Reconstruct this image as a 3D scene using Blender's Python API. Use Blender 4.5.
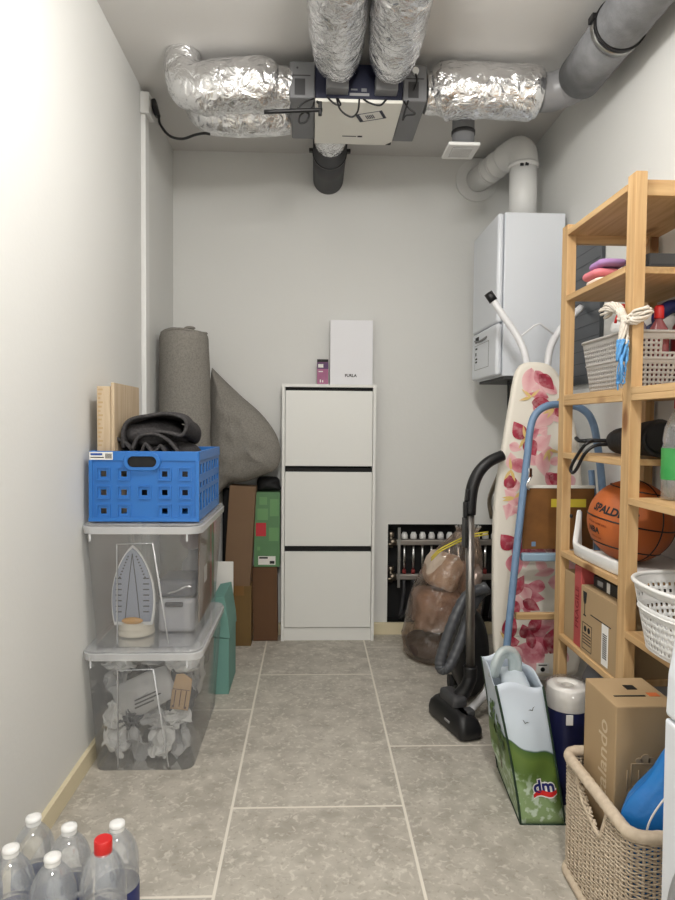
import bpy, bmesh, math, random
from mathutils import Vector as V, Matrix as MX, noise as NZ, Euler
for o in list(bpy.data.objects): bpy.data.objects.remove(o)
S = bpy.context.scene; C = S.collection; R = math.radians; PI = math.pi
random.seed(7)

# ------------------------------------------------------------ camera
cd = bpy.data.cameras.new('camera'); cam = bpy.data.objects.new('camera', cd); C.objects.link(cam)
yaw, pit, rol, HC = .040, .0394, .0086, 1.1415
F = V((math.sin(yaw)*math.cos(pit), math.cos(yaw)*math.cos(pit), -math.sin(pit)))
R0 = V((math.cos(yaw), -math.sin(yaw), 0)); U0 = R0.cross(F)
rt = R0*math.cos(rol)+U0*math.sin(rol); up = U0*math.cos(rol)-R0*math.sin(rol)
m = MX((rt, up, -F)).transposed().to_4x4(); m.translation = V((0, 0, HC)); cam.matrix_world = m
cd.sensor_fit = 'VERTICAL'; cd.sensor_height = 24; cd.lens = 647.64/900*24; cd.clip_start = .02
S.camera = cam
# ------------------------------------------------------------ world, lights, exposure
w = bpy.data.worlds.new('world'); S.world = w; w.use_nodes = True
w.node_tree.nodes['Background'].inputs[0].default_value = (.8, .86, 1, 1)
w.node_tree.nodes['Background'].inputs[1].default_value = .12
def area(name, loc, size, power, col, rot=(0, 0, 0), shape='DISK', spread=180):
    l = bpy.data.lights.new(name, 'AREA'); l.shape = shape; l.size = size; l.energy = power; l.color = col; l.spread = R(spread)
    o = bpy.data.objects.new(name, l); C.objects.link(o); o.location = loc; o.rotation_euler = rot; return o
BULB = (.14, 1.32, 2.33)
l = bpy.data.lights.new('bulb_light', 'POINT'); l.energy = 34; l.shadow_soft_size = .09; l.color = (1, .975, .94)
o = bpy.data.objects.new('bulb_light', l); C.objects.link(o); o.location = BULB
FILL_LAMPS = [(.1, -.7, 34)]  # unseen fill lamp, added behind the viewer to lighten the front faces
for i, (lx, ly, pw) in enumerate(FILL_LAMPS): area('fill_light', (lx, ly, 2.535), .17, pw, (1, .975, .94))
S.view_settings.view_transform = 'Standard'; S.view_settings.look = 'None'
S.view_settings.gamma = 1; S.view_settings.use_curve_mapping = False
S.view_settings.exposure = 0.38

# ------------------------------------------------------------ materials
def nn(nt, t, **k):
    n = nt.nodes.new(t)
    for a, b in k.items(): setattr(n, a, b)
    return n
def s2l(c):
    return tuple((x/12.92 if x <= .04045 else ((x+.055)/1.055)**2.4) for x in [v/255 for v in c])
MATS = {}
def mat(name, rgb, rough=.5, metal=0, bump=0, bscale=200, var=0, vscale=8, stretch=(1, 1, 1), alt=None, spec=.5, coat=0, detail=4):
    """procedural principled: rgb is sRGB 0-255; var mixes towards alt (or a darker tone) by noise"""
    if name in MATS: return MATS[name]
    M = bpy.data.materials.new(name); M.use_nodes = True; nt = M.node_tree; b = nt.nodes['Principled BSDF']
    c = s2l(rgb); b.inputs['Base Color'].default_value = (*c, 1)
    b.inputs['Roughness'].default_value = rough; b.inputs['Metallic'].default_value = metal
    b.inputs['Specular IOR Level'].default_value = spec; b.inputs['Coat Weight'].default_value = coat
    tc = nn(nt, 'ShaderNodeTexCoord'); mp = nn(nt, 'ShaderNodeMapping'); mp.inputs['Scale'].default_value = stretch
    nt.links.new(tc.outputs['Object'], mp.inputs[0])
    if var:
        no = nn(nt, 'ShaderNodeTexNoise'); no.inputs['Scale'].default_value = vscale; no.inputs['Detail'].default_value = detail
        nt.links.new(mp.outputs[0], no.inputs[0])
        rp = nn(nt, 'ShaderNodeMapRange'); rp.inputs[1].default_value = .35; rp.inputs[2].default_value = .68; rp.inputs[4].default_value = var
        nt.links.new(no.outputs[0], rp.inputs[0])
        mx = nn(nt, 'ShaderNodeMix', data_type='RGBA'); mx.inputs[6].default_value = (*c, 1)
        a = s2l(alt) if alt else tuple(x*.6 for x in c); mx.inputs[7].default_value = (*a, 1)
        nt.links.new(rp.outputs[0], mx.inputs[0]); nt.links.new(mx.outputs[2], b.inputs['Base Color'])
    if bump:
        n2 = nn(nt, 'ShaderNodeTexNoise'); n2.inputs['Scale'].default_value = bscale; n2.inputs['Detail'].default_value = 3
        nt.links.new(mp.outputs[0], n2.inputs[0])
        bp = nn(nt, 'ShaderNodeBump'); bp.inputs['Strength'].default_value = bump; bp.inputs['Distance'].default_value = .004
        nt.links.new(n2.outputs[0], bp.inputs['Height']); nt.links.new(bp.outputs[0], b.inputs['Normal'])
    MATS[name] = M; return M
def clear(name, tint, diff, dcol, gloss=.08, grough=.1, bump=0, bscale=30):
    """thin clear plastic: see-through with a milky share and a sheen"""
    if name in MATS: return MATS[name]
    M = bpy.data.materials.new(name); M.use_nodes = True; nt = M.node_tree; nt.nodes.clear()
    o = nn(nt, 'ShaderNodeOutputMaterial'); t = nn(nt, 'ShaderNodeBsdfTransparent'); t.inputs[0].default_value = (*tint, 1)
    d = nn(nt, 'ShaderNodeBsdfDiffuse'); d.inputs[0].default_value = (*dcol, 1)
    g = nn(nt, 'ShaderNodeBsdfGlossy'); g.inputs[1].default_value = grough; g.inputs[0].default_value = (1, 1, 1, 1)
    lw = nn(nt, 'ShaderNodeLayerWeight'); lw.inputs[0].default_value = .35
    ma = nn(nt, 'ShaderNodeMath', operation='MULTIPLY_ADD'); ma.inputs[1].default_value = .55; ma.inputs[2].default_value = gloss
    nt.links.new(lw.outputs['Fresnel'], ma.inputs[0])
    m1 = nn(nt, 'ShaderNodeMixShader'); m1.inputs[0].default_value = diff
    nt.links.new(t.outputs[0], m1.inputs[1]); nt.links.new(d.outputs[0], m1.inputs[2])
    m2 = nn(nt, 'ShaderNodeMixShader'); nt.links.new(ma.outputs[0], m2.inputs[0])
    nt.links.new(m1.outputs[0], m2.inputs[1]); nt.links.new(g.outputs[0], m2.inputs[2]); nt.links.new(m2.outputs[0], o.inputs[0])
    if bump:
        tc = nn(nt, 'ShaderNodeTexCoord'); no = nn(nt, 'ShaderNodeTexNoise'); no.inputs['Scale'].default_value = bscale; no.inputs['Detail'].default_value = 4
        nt.links.new(tc.outputs['Object'], no.inputs[0]); bp = nn(nt, 'ShaderNodeBump'); bp.inputs['Strength'].default_value = bump; bp.inputs['Distance'].default_value = .02
        nt.links.new(no.outputs[0], bp.inputs['Height'])
        nt.links.new(bp.outputs[0], d.inputs['Normal']); nt.links.new(bp.outputs[0], g.inputs['Normal'])
    MATS[name] = M; return M
def foil_mat():
    M = bpy.data.materials.new('crinkled_foil'); M.use_nodes = True; nt = M.node_tree; b = nt.nodes['Principled BSDF']
    b.inputs['Metallic'].default_value = 1; b.inputs['Base Color'].default_value = (.86, .86, .87, 1); b.inputs['Roughness'].default_value = .2
    tc = nn(nt, 'ShaderNodeTexCoord')
    no = nn(nt, 'ShaderNodeTexNoise'); no.inputs['Scale'].default_value = 15; no.inputs['Detail'].default_value = 4; no.inputs['Distortion'].default_value = 1.6
    vo = nn(nt, 'ShaderNodeTexVoronoi'); vo.inputs['Scale'].default_value = 20; vo.feature = 'F1'
    nt.links.new(tc.outputs['Object'], no.inputs[0]); nt.links.new(no.outputs['Color'], vo.inputs[0])
    mv = nn(nt, 'ShaderNodeVectorMath', operation='MULTIPLY_ADD'); mv.inputs[1].default_value = (.12, .12, .12)
    nt.links.new(no.outputs['Color'], mv.inputs[0]); nt.links.new(tc.outputs['Object'], mv.inputs[2]); nt.links.new(mv.outputs[0], vo.inputs[0])
    ad = nn(nt, 'ShaderNodeMath', operation='ADD'); nt.links.new(no.outputs[0], ad.inputs[0]); nt.links.new(vo.outputs[0], ad.inputs[1])
    bp = nn(nt, 'ShaderNodeBump'); bp.inputs['Strength'].default_value = .5; bp.inputs['Distance'].default_value = .016
    nt.links.new(ad.outputs[0], bp.inputs['Height']); nt.links.new(bp.outputs[0], b.inputs['Normal'])
    return M
def wood_mat(name, axis, base=(206, 172, 126), dark=(180, 142, 96), knots=True, fine=1):
    M = bpy.data.materials.new(name); M.use_nodes = True; nt = M.node_tree; b = nt.nodes['Principled BSDF']
    b.inputs['Roughness'].default_value = .55; b.inputs['Specular IOR Level'].default_value = .3
    tc = nn(nt, 'ShaderNodeTexCoord'); mp = nn(nt, 'ShaderNodeMapping')
    sc = [22*fine]*3; sc['xyz'.index(axis)] = 1.3*fine; mp.inputs['Scale'].default_value = sc
    nt.links.new(tc.outputs['Object'], mp.inputs[0])
    no = nn(nt, 'ShaderNodeTexNoise'); no.inputs['Scale'].default_value = 2.2; no.inputs['Detail'].default_value = 5; no.inputs['Distortion'].default_value = .6
    nt.links.new(mp.outputs[0], no.inputs[0])
    rp = nn(nt, 'ShaderNodeValToRGB'); e = rp.color_ramp.elements
    e[0].position = .3; e[0].color = (*s2l(dark), 1); e[1].position = .62; e[1].color = (*s2l(base), 1)
    nt.links.new(no.outputs[0], rp.inputs[0]); out = rp.outputs[0]
    if knots:
        m2 = nn(nt, 'ShaderNodeMapping'); s3 = [9]*3; s3['xyz'.index(axis)] = 4.2; m2.inputs['Scale'].default_value = s3
        nt.links.new(tc.outputs['Object'], m2.inputs[0])
        vo = nn(nt, 'ShaderNodeTexVoronoi'); vo.inputs['Scale'].default_value = 1; nt.links.new(m2.outputs[0], vo.inputs[0])
        mr = nn(nt, 'ShaderNodeMapRange'); mr.inputs[1].default_value = .10; mr.inputs[2].default_value = .21; mr.inputs[3].default_value = .85; mr.inputs[4].default_value = 0
        nt.links.new(vo.outputs[0], mr.inputs[0])
        mx = nn(nt, 'ShaderNodeMix', data_type='RGBA'); nt.links.new(mr.outputs[0], mx.inputs[0]); nt.links.new(out, mx.inputs[6]); mx.inputs[7].default_value = (*s2l((112, 66, 32)), 1); out = mx.outputs[2]
    nt.links.new(out, b.inputs['Base Color']); return M
FOIL = foil_mat()
WZ, WY, WX = (wood_mat('pine_'+n, a) for n, a in (('upright', 'z'), ('board', 'y'), ('rail', 'x')))
OAK = wood_mat('pale_oak', 'z', (202, 182, 154), (184, 160, 130), False, 1.4)
wall_m = mat('wall_plaster', (226, 226, 223), .9, bump=.12, bscale=60, var=.12, vscale=2, alt=(214, 213, 209), spec=.2)
ceil_m = mat('ceiling_plaster', (214, 212, 209), .95, bump=.1, bscale=50, spec=.1)
base_m = mat('baseboard_cream', (224, 212, 180), .5)
white = mat('white_lacquer', (236, 236, 232), .35, bump=.03, bscale=300)
enamel = mat('white_enamel', (226, 230, 236), .28)
wplastic = mat('white_plastic', (232, 232, 230), .4)
black = mat('black_plastic', (20, 20, 22), .45)
gapblk = mat('black_gap', (12, 12, 13), .7)
dgrey = mat('dark_grey_plastic', (62, 62, 64), .6)
mgrey = mat('grey_plastic', (120, 121, 124), .5)
eppgrey = mat('grey_foam_duct', (130, 131, 133), .8, bump=.3, bscale=180, var=.5, vscale=20, alt=(92, 93, 96))
steel = mat('brushed_steel', (150, 146, 142), .42, 1, stretch=(1, 1, .1), bump=.05)
brass = mat('nickel_brass', (150, 140, 126), .42, 1)
chrome = mat('chrome', (215, 215, 215), .15, 1)
navy = mat('navy_plastic', (24, 28, 52), .5)
cream = mat('cream_panel', (236, 234, 226), .5)
card = mat('brown_cardboard', (158, 128, 92), .85, var=.35, vscale=5, alt=(142, 112, 78), bump=.05)
card2 = mat('greyish_cardboard', (128, 102, 78), .85, var=.35, vscale=5, alt=(118, 92, 70))
card3 = mat('dark_cardboard', (104, 74, 50), .85, var=.4, vscale=6, alt=(92, 64, 42))
cardt = mat('tan_cardboard', (172, 146, 110), .85, var=.3, vscale=5, alt=(160, 134, 100))
blueP = mat('blue_crate_plastic', (44, 112, 188), .42)
red = mat('red_plastic', (206, 36, 34), .4)
redc = mat('red_card', (178, 78, 76), .6)
tealm = mat('teal_card', (112, 158, 148), .7)
greenc = mat('green_card', (92, 134, 92), .6, var=.3, vscale=12, alt=(108, 150, 106))
rub = mat('black_rubber', (24, 24, 25), .7)
paper = mat('white_paper', (235, 233, 228), .8)
ink = mat('black_print', (28, 28, 30), .7)
inkg = mat('grey_print', (150, 150, 150), .7)
melange = mat('grey_melange_fabric', (146, 142, 135), .95, var=.6, vscale=160, alt=(112, 109, 104), bump=.5, bscale=70, spec=.1)
felt = mat('charcoal_felt', (66, 64, 65), 1, var=.6, vscale=130, alt=(92, 90, 90), bump=.5, bscale=60, spec=.05)
bluet = mat('blue_painted_steel', (118, 146, 178), .4, var=.4, vscale=30, alt=(92, 116, 146))
wick = mat('wicker', (210, 194, 172), .65, var=.5, vscale=60, alt=(176, 156, 132))
cream_cloth = mat('cream_cloth', (224, 216, 202), .9, bump=.3, bscale=120)

# ------------------------------------------------------------ mesh builder
class MB:
    def __init__(s): s.bm = bmesh.new(); s.mi = 0; s.xf = None
    def v(s, p):
        p = V(p)
        return s.bm.verts.new(s.xf @ p if s.xf else p)
    def f(s, vs, smooth=False):
        try:
            f = s.bm.faces.new(vs); f.material_index = s.mi; f.smooth = smooth; return f
        except ValueError: return None
    def poly(s, pts): return s.f([s.v(p) for p in pts])
    def box(s, a, b):
        (x0, y0, z0), (x1, y1, z1) = a, b
        p = [s.v((x, y, z)) for z in (z0, z1) for y in (y0, y1) for x in (x0, x1)]
        for q in ((0, 2, 3, 1), (4, 5, 7, 6), (0, 1, 5, 4), (2, 6, 7, 3), (0, 4, 6, 2), (1, 3, 7, 5)): s.f([p[i] for i in q])
        return s
    def rbox(s, a, b, r=.005, seg=2):
        n0 = set(s.bm.verts); e0 = set(s.bm.edges); s.box(a, b)
        ed = [e for e in s.bm.edges if e not in e0]
        res = bmesh.ops.bevel(s.bm, geom=ed, offset=r, segments=seg, affect='EDGES', profile=.5)
        for f in res['faces']: f.smooth = True; f.material_index = s.mi
        return s
    def rings(s, rings, cap0=True, cap1=True, smooth=True, closed=True):
        vr = [[s.v(p) for p in r] for r in rings]; n = len(vr[0])
        for a, b in zip(vr, vr[1:]):
            for i in range(n if closed else n-1):
                j = (i+1) % n; s.f([a[i], a[j], b[j], b[i]], smooth)
        if cap0: s.f(vr[0][::-1])
        if cap1: s.f(vr[-1])
        return vr
    def tube(s, pts, r, seg=12, smooth_n=0, cap=True, fn=None):
        pts = [V(p) for p in pts]; rs = list(r) if hasattr(r, '__len__') else [r]*len(pts)
        if smooth_n: pts, rs = catmull(pts, rs, smooth_n)
        t0 = (pts[1]-pts[0]).normalized(); n = t0.orthogonal().normalized(); out = []
        for i, p in enumerate(pts):
            t = (pts[min(i+1, len(pts)-1)]-pts[max(i-1, 0)]).normalized()
            n = (n-t*n.dot(t)).normalized(); b = t.cross(n); ring = []
            for k in range(seg):
                a = 2*PI*k/seg; d = n*math.cos(a)+b*math.sin(a); rr = rs[i]
                if fn: rr = fn(p+d*rr, rr, i/(len(pts)-1), a)
                ring.append(p+d*rr)
            out.append(ring)
        s.rings(out, cap, cap); return s
    def cyl(s, p, q, r, r2=None, seg=20): return s.tube([p, q], [r, r if r2 is None else r2], seg)
    def lathe(s, prof, c=(0, 0, 0), seg=28, cap0=True, cap1=True):
        c = V(c); s.rings([[c+V((r*math.cos(2*PI*k/seg), r*math.sin(2*PI*k/seg), z)) for k in range(seg)] for r, z in prof], cap0, cap1); return s
    def prism(s, pts, d):
        """polygon (3-D points) extruded by vector d"""
        d = V(d); a = [s.v(p) for p in pts]; b = [s.v(V(p)+d) for p in pts]; n = len(a)
        s.f(a[::-1]); s.f(b)
        for i in range(n): s.f([a[i], a[(i+1) % n], b[(i+1) % n], b[i]])
        return s
    def sph(s, c, r, seg=24, rg=14, fn=None):
        c = V(c); r = V(r) if hasattr(r, '__len__') else V((r, r, r)); out = []
        for i in range(1, rg):
            th = PI*i/rg; ring = []
            for k in range(seg):
                a = 2*PI*k/seg; d = V((math.sin(th)*math.cos(a), math.sin(th)*math.sin(a), -math.cos(th)))
                q = V((d.x*r.x, d.y*r.y, d.z*r.z))
                if fn: q = q*fn(c+q, d)
                ring.append(c+q)
            out.append(ring)
        s.rings(out); return s
    def text(s, t, size, M4, bold=0, shear=0, fn=None, align='CENTER'):
        cu = bpy.data.curves.new('t', 'FONT'); cu.body = t; cu.size = size; cu.offset = bold; cu.shear = shear; cu.align_x = align; cu.align_y = 'CENTER'; cu.resolution_u = 3
        ob = bpy.data.objects.new('t', cu); C.objects.link(ob); dg = bpy.context.evaluated_depsgraph_get()
        me = bpy.data.meshes.new_from_object(ob.evaluated_get(dg)); bpy.data.objects.remove(ob); bpy.data.curves.remove(cu)
        vs = [s.v(fn(v.co) if fn else M4 @ v.co) for v in me.vertices]
        for p in me.polygons: s.f([vs[i] for i in p.vertices])
        bpy.data.meshes.remove(me); return s
    def build(s, name, mats, parent=None, bevel=0, solid=0, sub=0, recalc=True, bseg=2):
        me = bpy.data.meshes.new(name)
        if recalc: bmesh.ops.recalc_face_normals(s.bm, faces=s.bm.faces)
        o = bpy.data.objects.new(name, me)
        org = V((0, 0, 0)); p = parent
        while p is not None: org = V(p.location)+org; p = p.parent
        if org.length: bmesh.ops.translate(s.bm, vec=-org, verts=s.bm.verts)
        s.bm.to_mesh(me); s.bm.free()
        for mm in (mats if isinstance(mats, (list, tuple)) else [mats]): me.materials.append(mm)
        C.objects.link(o); o.parent = parent
        if solid: q = o.modifiers.new('solid', 'SOLIDIFY'); q.thickness = abs(solid); q.offset = 1 if solid < 0 else -1
        if bevel: q = o.modifiers.new('bevel', 'BEVEL'); q.width = bevel; q.segments = bseg; q.limit_method = 'ANGLE'; q.angle_limit = R(40)
        if sub: q = o.modifiers.new('sub', 'SUBSURF'); q.levels = sub; q.render_levels = sub
        return o
def catmull(p, r, n):
    P = [p[0]*2-p[1]]+p+[p[-1]*2-p[-2]]; Rr = [r[0]]+r+[r[-1]]; op, orr = [], []
    for i in range(1, len(P)-2):
        for k in range(n):
            t = k/n; a, b, c, d = P[i-1:i+3]
            op.append(.5*((2*b)+(c-a)*t+(2*a-5*b+4*c-d)*t*t+(3*b-a-3*c+d)*t**3)); orr.append(Rr[i]*(1-t)+Rr[i+1]*t)
    op.append(p[-1]); orr.append(r[-1]); return op, orr
def tag(o, label, cat, group=None):
    o['label'] = label; o['category'] = cat
    if group: o['group'] = group
    return o
def thing(name, label, cat, loc, group=None):
    o = bpy.data.objects.new(name, None); C.objects.link(o); o.location = loc; o.empty_display_size = .05
    return tag(o, label, cat, group)
def struct(name, mb, m, **k):
    o = mb.build(name, m, **k); o['kind'] = 'structure'; return o
def dup(root, loc, label=None):
    r = root.copy(); C.objects.link(r); r.location = loc
    if label: r['label'] = label
    for ch in list(root.children):
        c = ch.copy(); C.objects.link(c); c.parent = r
        for g in ch.children:
            d = g.copy(); C.objects.link(d); d.parent = c
    return r
def FY(x, y, z): return MX(((1, 0, 0, x), (0, 0, -1, y), (0, 1, 0, z), (0, 0, 0, 1)))          # text facing -Y
def FX(x, y, z): return MX(((0, 0, -1, x), (-1, 0, 0, y), (0, 1, 0, z), (0, 0, 0, 1)))         # text facing -X
def FXV(x, y, z): return MX(((0, 0, -1, x), (0, 1, 0, y), (1, 0, 0, z), (0, 0, 0, 1)))         # facing -X, reading upward
def rect_r(x0, x1, y0, y1, r, n=6):
    out = []
    for cx, cy, a0 in ((x1-r, y1-r, 0), (x0+r, y1-r, 90), (x0+r, y0+r, 180), (x1-r, y0+r, 270)):
        for k in range(n+1):
            a = R(a0+90*k/n); out.append((cx+r*math.cos(a), cy+r*math.sin(a)))
    return out
def ridged(p, f): return 1-abs(NZ.noise(V(p)*f))*2

XL, XR, YB, ZC = -.738, 1.13, 3.49, 2.572
YF = -1.7
# ============================================================ structure
def floor_mat():
    M = bpy.data.materials.new('travertine_tiles'); M.use_nodes = True; nt = M.node_tree; b = nt.nodes['Principled BSDF']; L = nt.links.new
    tc = nn(nt, 'ShaderNodeTexCoord'); sx = nn(nt, 'ShaderNodeSeparateXYZ'); L(tc.outputs['Object'], sx.inputs[0])
    def mth(op, a, bb=None, c=None):
        n = nn(nt, 'ShaderNodeMath', operation=op)
        for i, q in enumerate((a, bb, c)):
            if q is None: continue
            if isinstance(q, (int, float)): n.inputs[i].default_value = q
            else: L(q, n.inputs[i])
        return n.outputs[0]
    W, LL = .5121, 1.0248
    u = mth('DIVIDE', mth('SUBTRACT', sx.outputs[0], -.2289), W); k = mth('FLOOR', u); fu = mth('FRACT', u)
    v = mth('SUBTRACT', mth('DIVIDE', mth('SUBTRACT', sx.outputs[1], 1.8908), LL), mth('MULTIPLY', k, .351)); kv = mth('FLOOR', v); fv = mth('FRACT', v)
    du = mth('MULTIPLY', mth('MINIMUM', fu, mth('SUBTRACT', 1, fu)), W); dv = mth('MULTIPLY', mth('MINIMUM', fv, mth('SUBTRACT', 1, fv)), LL)
    d = mth('MINIMUM', du, dv); gr = nn(nt, 'ShaderNodeMapRange'); L(d, gr.inputs[0]); gr.inputs[1].default_value = .0032; gr.inputs[2].default_value = .0048; gr.inputs[3].default_value = 1; gr.inputs[4].default_value = 0
    cb = nn(nt, 'ShaderNodeCombineXYZ'); L(k, cb.inputs[0]); L(kv, cb.inputs[1]); wn = nn(nt, 'ShaderNodeTexWhiteNoise'); L(cb.outputs[0], wn.inputs[0])
    off = nn(nt, 'ShaderNodeVectorMath', operation='MULTIPLY_ADD'); L(wn.outputs['Color'], off.inputs[0]); off.inputs[1].default_value = (9, 9, 9); L(tc.outputs['Object'], off.inputs[2])
    def noise(sc, det, dist=0):
        n = nn(nt, 'ShaderNodeTexNoise'); n.inputs['Scale'].default_value = sc; n.inputs['Detail'].default_value = det; n.inputs['Distortion'].default_value = dist; L(off.outputs[0], n.inputs[0]); return n.outputs[0]
    r1 = nn(nt, 'ShaderNodeValToRGB'); e = r1.color_ramp.elements; e[0].position = .34; e[0].color = (*s2l((168, 162, 151)), 1); e[1].position = .66; e[1].color = (*s2l((194, 188, 177)), 1); L(noise(13, 10, .3), r1.inputs[0])
    r2 = nn(nt, 'ShaderNodeMapRange'); r2.inputs[1].default_value = .54; r2.inputs[2].default_value = .66; r2.inputs[4].default_value = .6; L(noise(52, 8, .8), r2.inputs[0])
    r3 = nn(nt, 'ShaderNodeMapRange'); r3.inputs[1].default_value = .58; r3.inputs[2].default_value = .70; r3.inputs[4].default_value = .42; L(noise(75, 7, .4), r3.inputs[0])
    def mix(a, bcol, fac):
        n = nn(nt, 'ShaderNodeMix', data_type='RGBA'); L(fac, n.inputs[0]); L(a, n.inputs[6]); n.inputs[7].default_value = (*s2l(bcol), 1); return n.outputs[2]
    c = mix(r1.outputs[0], (220, 215, 204), r2.outputs[0]); c = mix(c, (140, 131, 118), r3.outputs[0])
    hv = nn(nt, 'ShaderNodeHueSaturation'); L(c, hv.inputs['Color']); mm = mth('MULTIPLY_ADD', wn.outputs[0], .12, .94); L(mm, hv.inputs['Value'])
    c = mix(hv.outputs[0], (226, 220, 208), gr.outputs[0]); L(c, b.inputs['Base Color']); b.inputs['Roughness'].default_value = .55; b.inputs['Specular IOR Level'].default_value = .35
    bp = nn(nt, 'ShaderNodeBump'); bp.inputs['Strength'].default_value = .15; bp.inputs['Distance'].default_value = .003; L(mth('SUBTRACT', noise(40, 5), gr.outputs[0]), bp.inputs['Height']); L(bp.outputs[0], b.inputs['Normal'])
    return M
t = .1
struct('floor', MB().box((XL-t, YF-t, -t), (XR+t, YB+.2, 0)), floor_mat())
struct('ceiling', MB().box((XL-t, YF-t, ZC), (XR+t, YB+.2, ZC+t)), ceil_m)
struct('wall_left', MB().box((XL-t, YF, 0), (XL, YB, ZC)), wall_m)
struct('wall_right', MB().box((XR, YF, 0), (XR+t, YB+.1, ZC)), wall_m)
struct('wall_front', MB().box((XL-t, YF-t, 0), (XR+t, YF, ZC)), wall_m)
NX0, NZ0, NZ1 = .418, .062, .602
mb = MB(); mb.box((XL, YB, 0), (NX0, YB+t, ZC)); mb.box((NX0, YB, NZ1), (XR, YB+t, ZC)); mb.box((NX0, YB, 0), (XR, YB+t, NZ0))
struct('wall_back', mb, wall_m)
struct('baseboard_left', MB().box((XL, YF, 0), (XL+.015, YB-.02, .062)), base_m, bevel=.002)
struct('baseboard_back', MB().box((XL, YB-.02, 0), (XR, YB, .064)), base_m, bevel=.002)
struct('baseboard_right', MB().box((XR-.012, YF, 0), (XR, YB-.021, .062)), base_m, bevel=.002)
# lamps out of the picture: one added as fill behind the viewer, and the bulb
for lx, ly, pw in FILL_LAMPS:
    l = thing('fill_lamp', 'unseen fill lamp added on the ceiling behind the viewer', 'lamp', (lx, ly, ZC))
    MB().lathe([(.10, ZC-.03), (.11, ZC-.03), (.115, ZC-.002), (.085, ZC-.002), (.085, ZC-.024)], (lx, ly, 0)).build('trim_ring', wplastic, l)
l = thing('pendant_lamp', 'bare bulb hanging from the ceiling in front of the foil ducts', 'lamp', (BULB[0], BULB[1], ZC))
MB().lathe([(.045, ZC-.03), (.05, ZC-.02), (.05, ZC-.001)], (BULB[0], BULB[1], 0)).build('ceiling_rose', wplastic, l)
MB().cyl((BULB[0], BULB[1], 2.42), (BULB[0], BULB[1], ZC-.03), .003, seg=8).build('cord', black, l)
MB().cyl((BULB[0], BULB[1], 2.375), (BULB[0], BULB[1], 2.42), .017).build('socket', black, l)
gl = bpy.data.materials.new('lit_bulb'); gl.use_nodes = True; q = gl.node_tree.nodes['Principled BSDF']; q.inputs['Emission Color'].default_value = (1, .95, .88, 1); q.inputs['Emission Strength'].default_value = 8
MB().lathe([(.012, 2.376), (.018, 2.365), (.03, 2.345), (.033, 2.33), (.028, 2.31), (.014, 2.298)], (BULB[0], BULB[1], 0)).build('bulb', gl, l)

# ============================================================ ceiling ductwork
def foil(name, pts, rs, parent, label=None, cat=None, seg=56, n=22, amp=.05, ringamp=.03, rf=95, group=None, seed=0):
    def fn(p, r, s, a):
        q = p+V((seed, seed, seed))
        return r*(1+amp*.9*NZ.noise(q*8)+amp*.9*ridged(q, 13)-amp*.5+ringamp*1.3*(ridged(q+V((0, 0, 3)), 26)-.5))
    o = MB().tube(pts, rs, seg, n, True, fn).build(name, FOIL, parent)
    if label: tag(o, label, cat, group)
    return o
u = thing('ventilation_unit', 'dark ventilation unit hanging under the ceiling with cream underside panel', 'ventilation unit', (.17, 2.69, ZC))
MB().rbox((.004, 2.512, 2.378), (.338, 2.87, 2.512), .006).build('housing', navy, u)
mb = MB(); mb.rbox((.004, 2.505, 2.364), (.338, 2.875, 2.3775), .003)
pn = mb.build('underside_panel', cream, u)
mb = MB(); mb.xf = MX.Translation((.225, 2.61, 2.3632)) @ MX.Rotation(R(-22), 4, 'Z')
mb.box((-.055, -.033, -.0006), (.055, .033, .0002)); mb.mi = 1; mb.box((-.055, -.033, -.0012), (-.04, .033, -.0004)); mb.box((.043, -.033, -.0012), (.055, .033, -.0004)); mb.box((-.055, -.033, -.0012), (.055, -.029, -.0004)); mb.box((-.055, .029, -.0012), (.055, .033, -.0004))
for k in range(5): mb.box((-.02+k*.007, -.012, -.0012), (-.016+k*.007, .018, -.0004))
mb.build('sticker', [paper, navy], pn)
MB().box((.12, 2.79, 2.3628), (.18, 2.796, 2.3635)).build('print', ink, pn); MB().box((.185, 2.787, 2.3628), (.205, 2.799, 2.3635)).build('print', ink, pn)
mb = MB(); mb.prism([(.335, 2.84, 2.3632), (.335, 2.868, 2.3632), (.312, 2.868, 2.3632)], (0, 0, -.001)); mb.build('corner_mark', ink, pn)
mb = MB(); mb.box((.135, 2.511, 2.392), (.21, 2.512, 2.402)); mb.mi = 1; mb.box((.14, 2.511, 2.412), (.165, 2.512, 2.418)); mb.box((.18, 2.511, 2.408), (.2, 2.512, 2.42)); mb.build('type_label', [inkg, mgrey], u)
MB().rbox((.016, 2.482, 2.305), (.03, 2.50, 2.355), .003).build('latch', black, u); MB().tube([(.02, 2.492, 2.35), (.012, 2.508, 2.364)], .005, 8).build('latch_arm', black, u)
for k, (sx0, sx1) in enumerate(((-.094, .003), (.339, .432))):
    e = MB().rbox((sx0, 2.512, 2.378), (sx1, 2.868, 2.516), .006).build('end_box', mgrey, u)
    mb = MB()
    for yy in (2.5108,):
        mb.box((sx0+.02, yy, 2.39), (sx0+.06, 2.512, 2.45)); mb.box((sx0+.012, yy, 2.46), (sx0+.08, 2.512, 2.464)); mb.cyl((sx0+.03, yy, 2.49), (sx0+.03, 2.512, 2.49), .004, seg=8)
    mb.build('rib_marks', dgrey, e)
    if k: MB().cyl((.385, 2.500, 2.488), (.385, 2.512, 2.488), .013).build('gauge', wplastic, e); MB().tube([(.385, 2.501, 2.475), (.39, 2.5, 2.45), (.383, 2.5, 2.425), (.38, 2.501, 2.415)], .0035, 8, 5).build('test_hose', black, e)
for x in (.045, .23): MB().rbox((x, 2.46, 2.392), (x+.084, 2.5115, 2.45), .004).build('spigot', mgrey, u)
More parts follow.
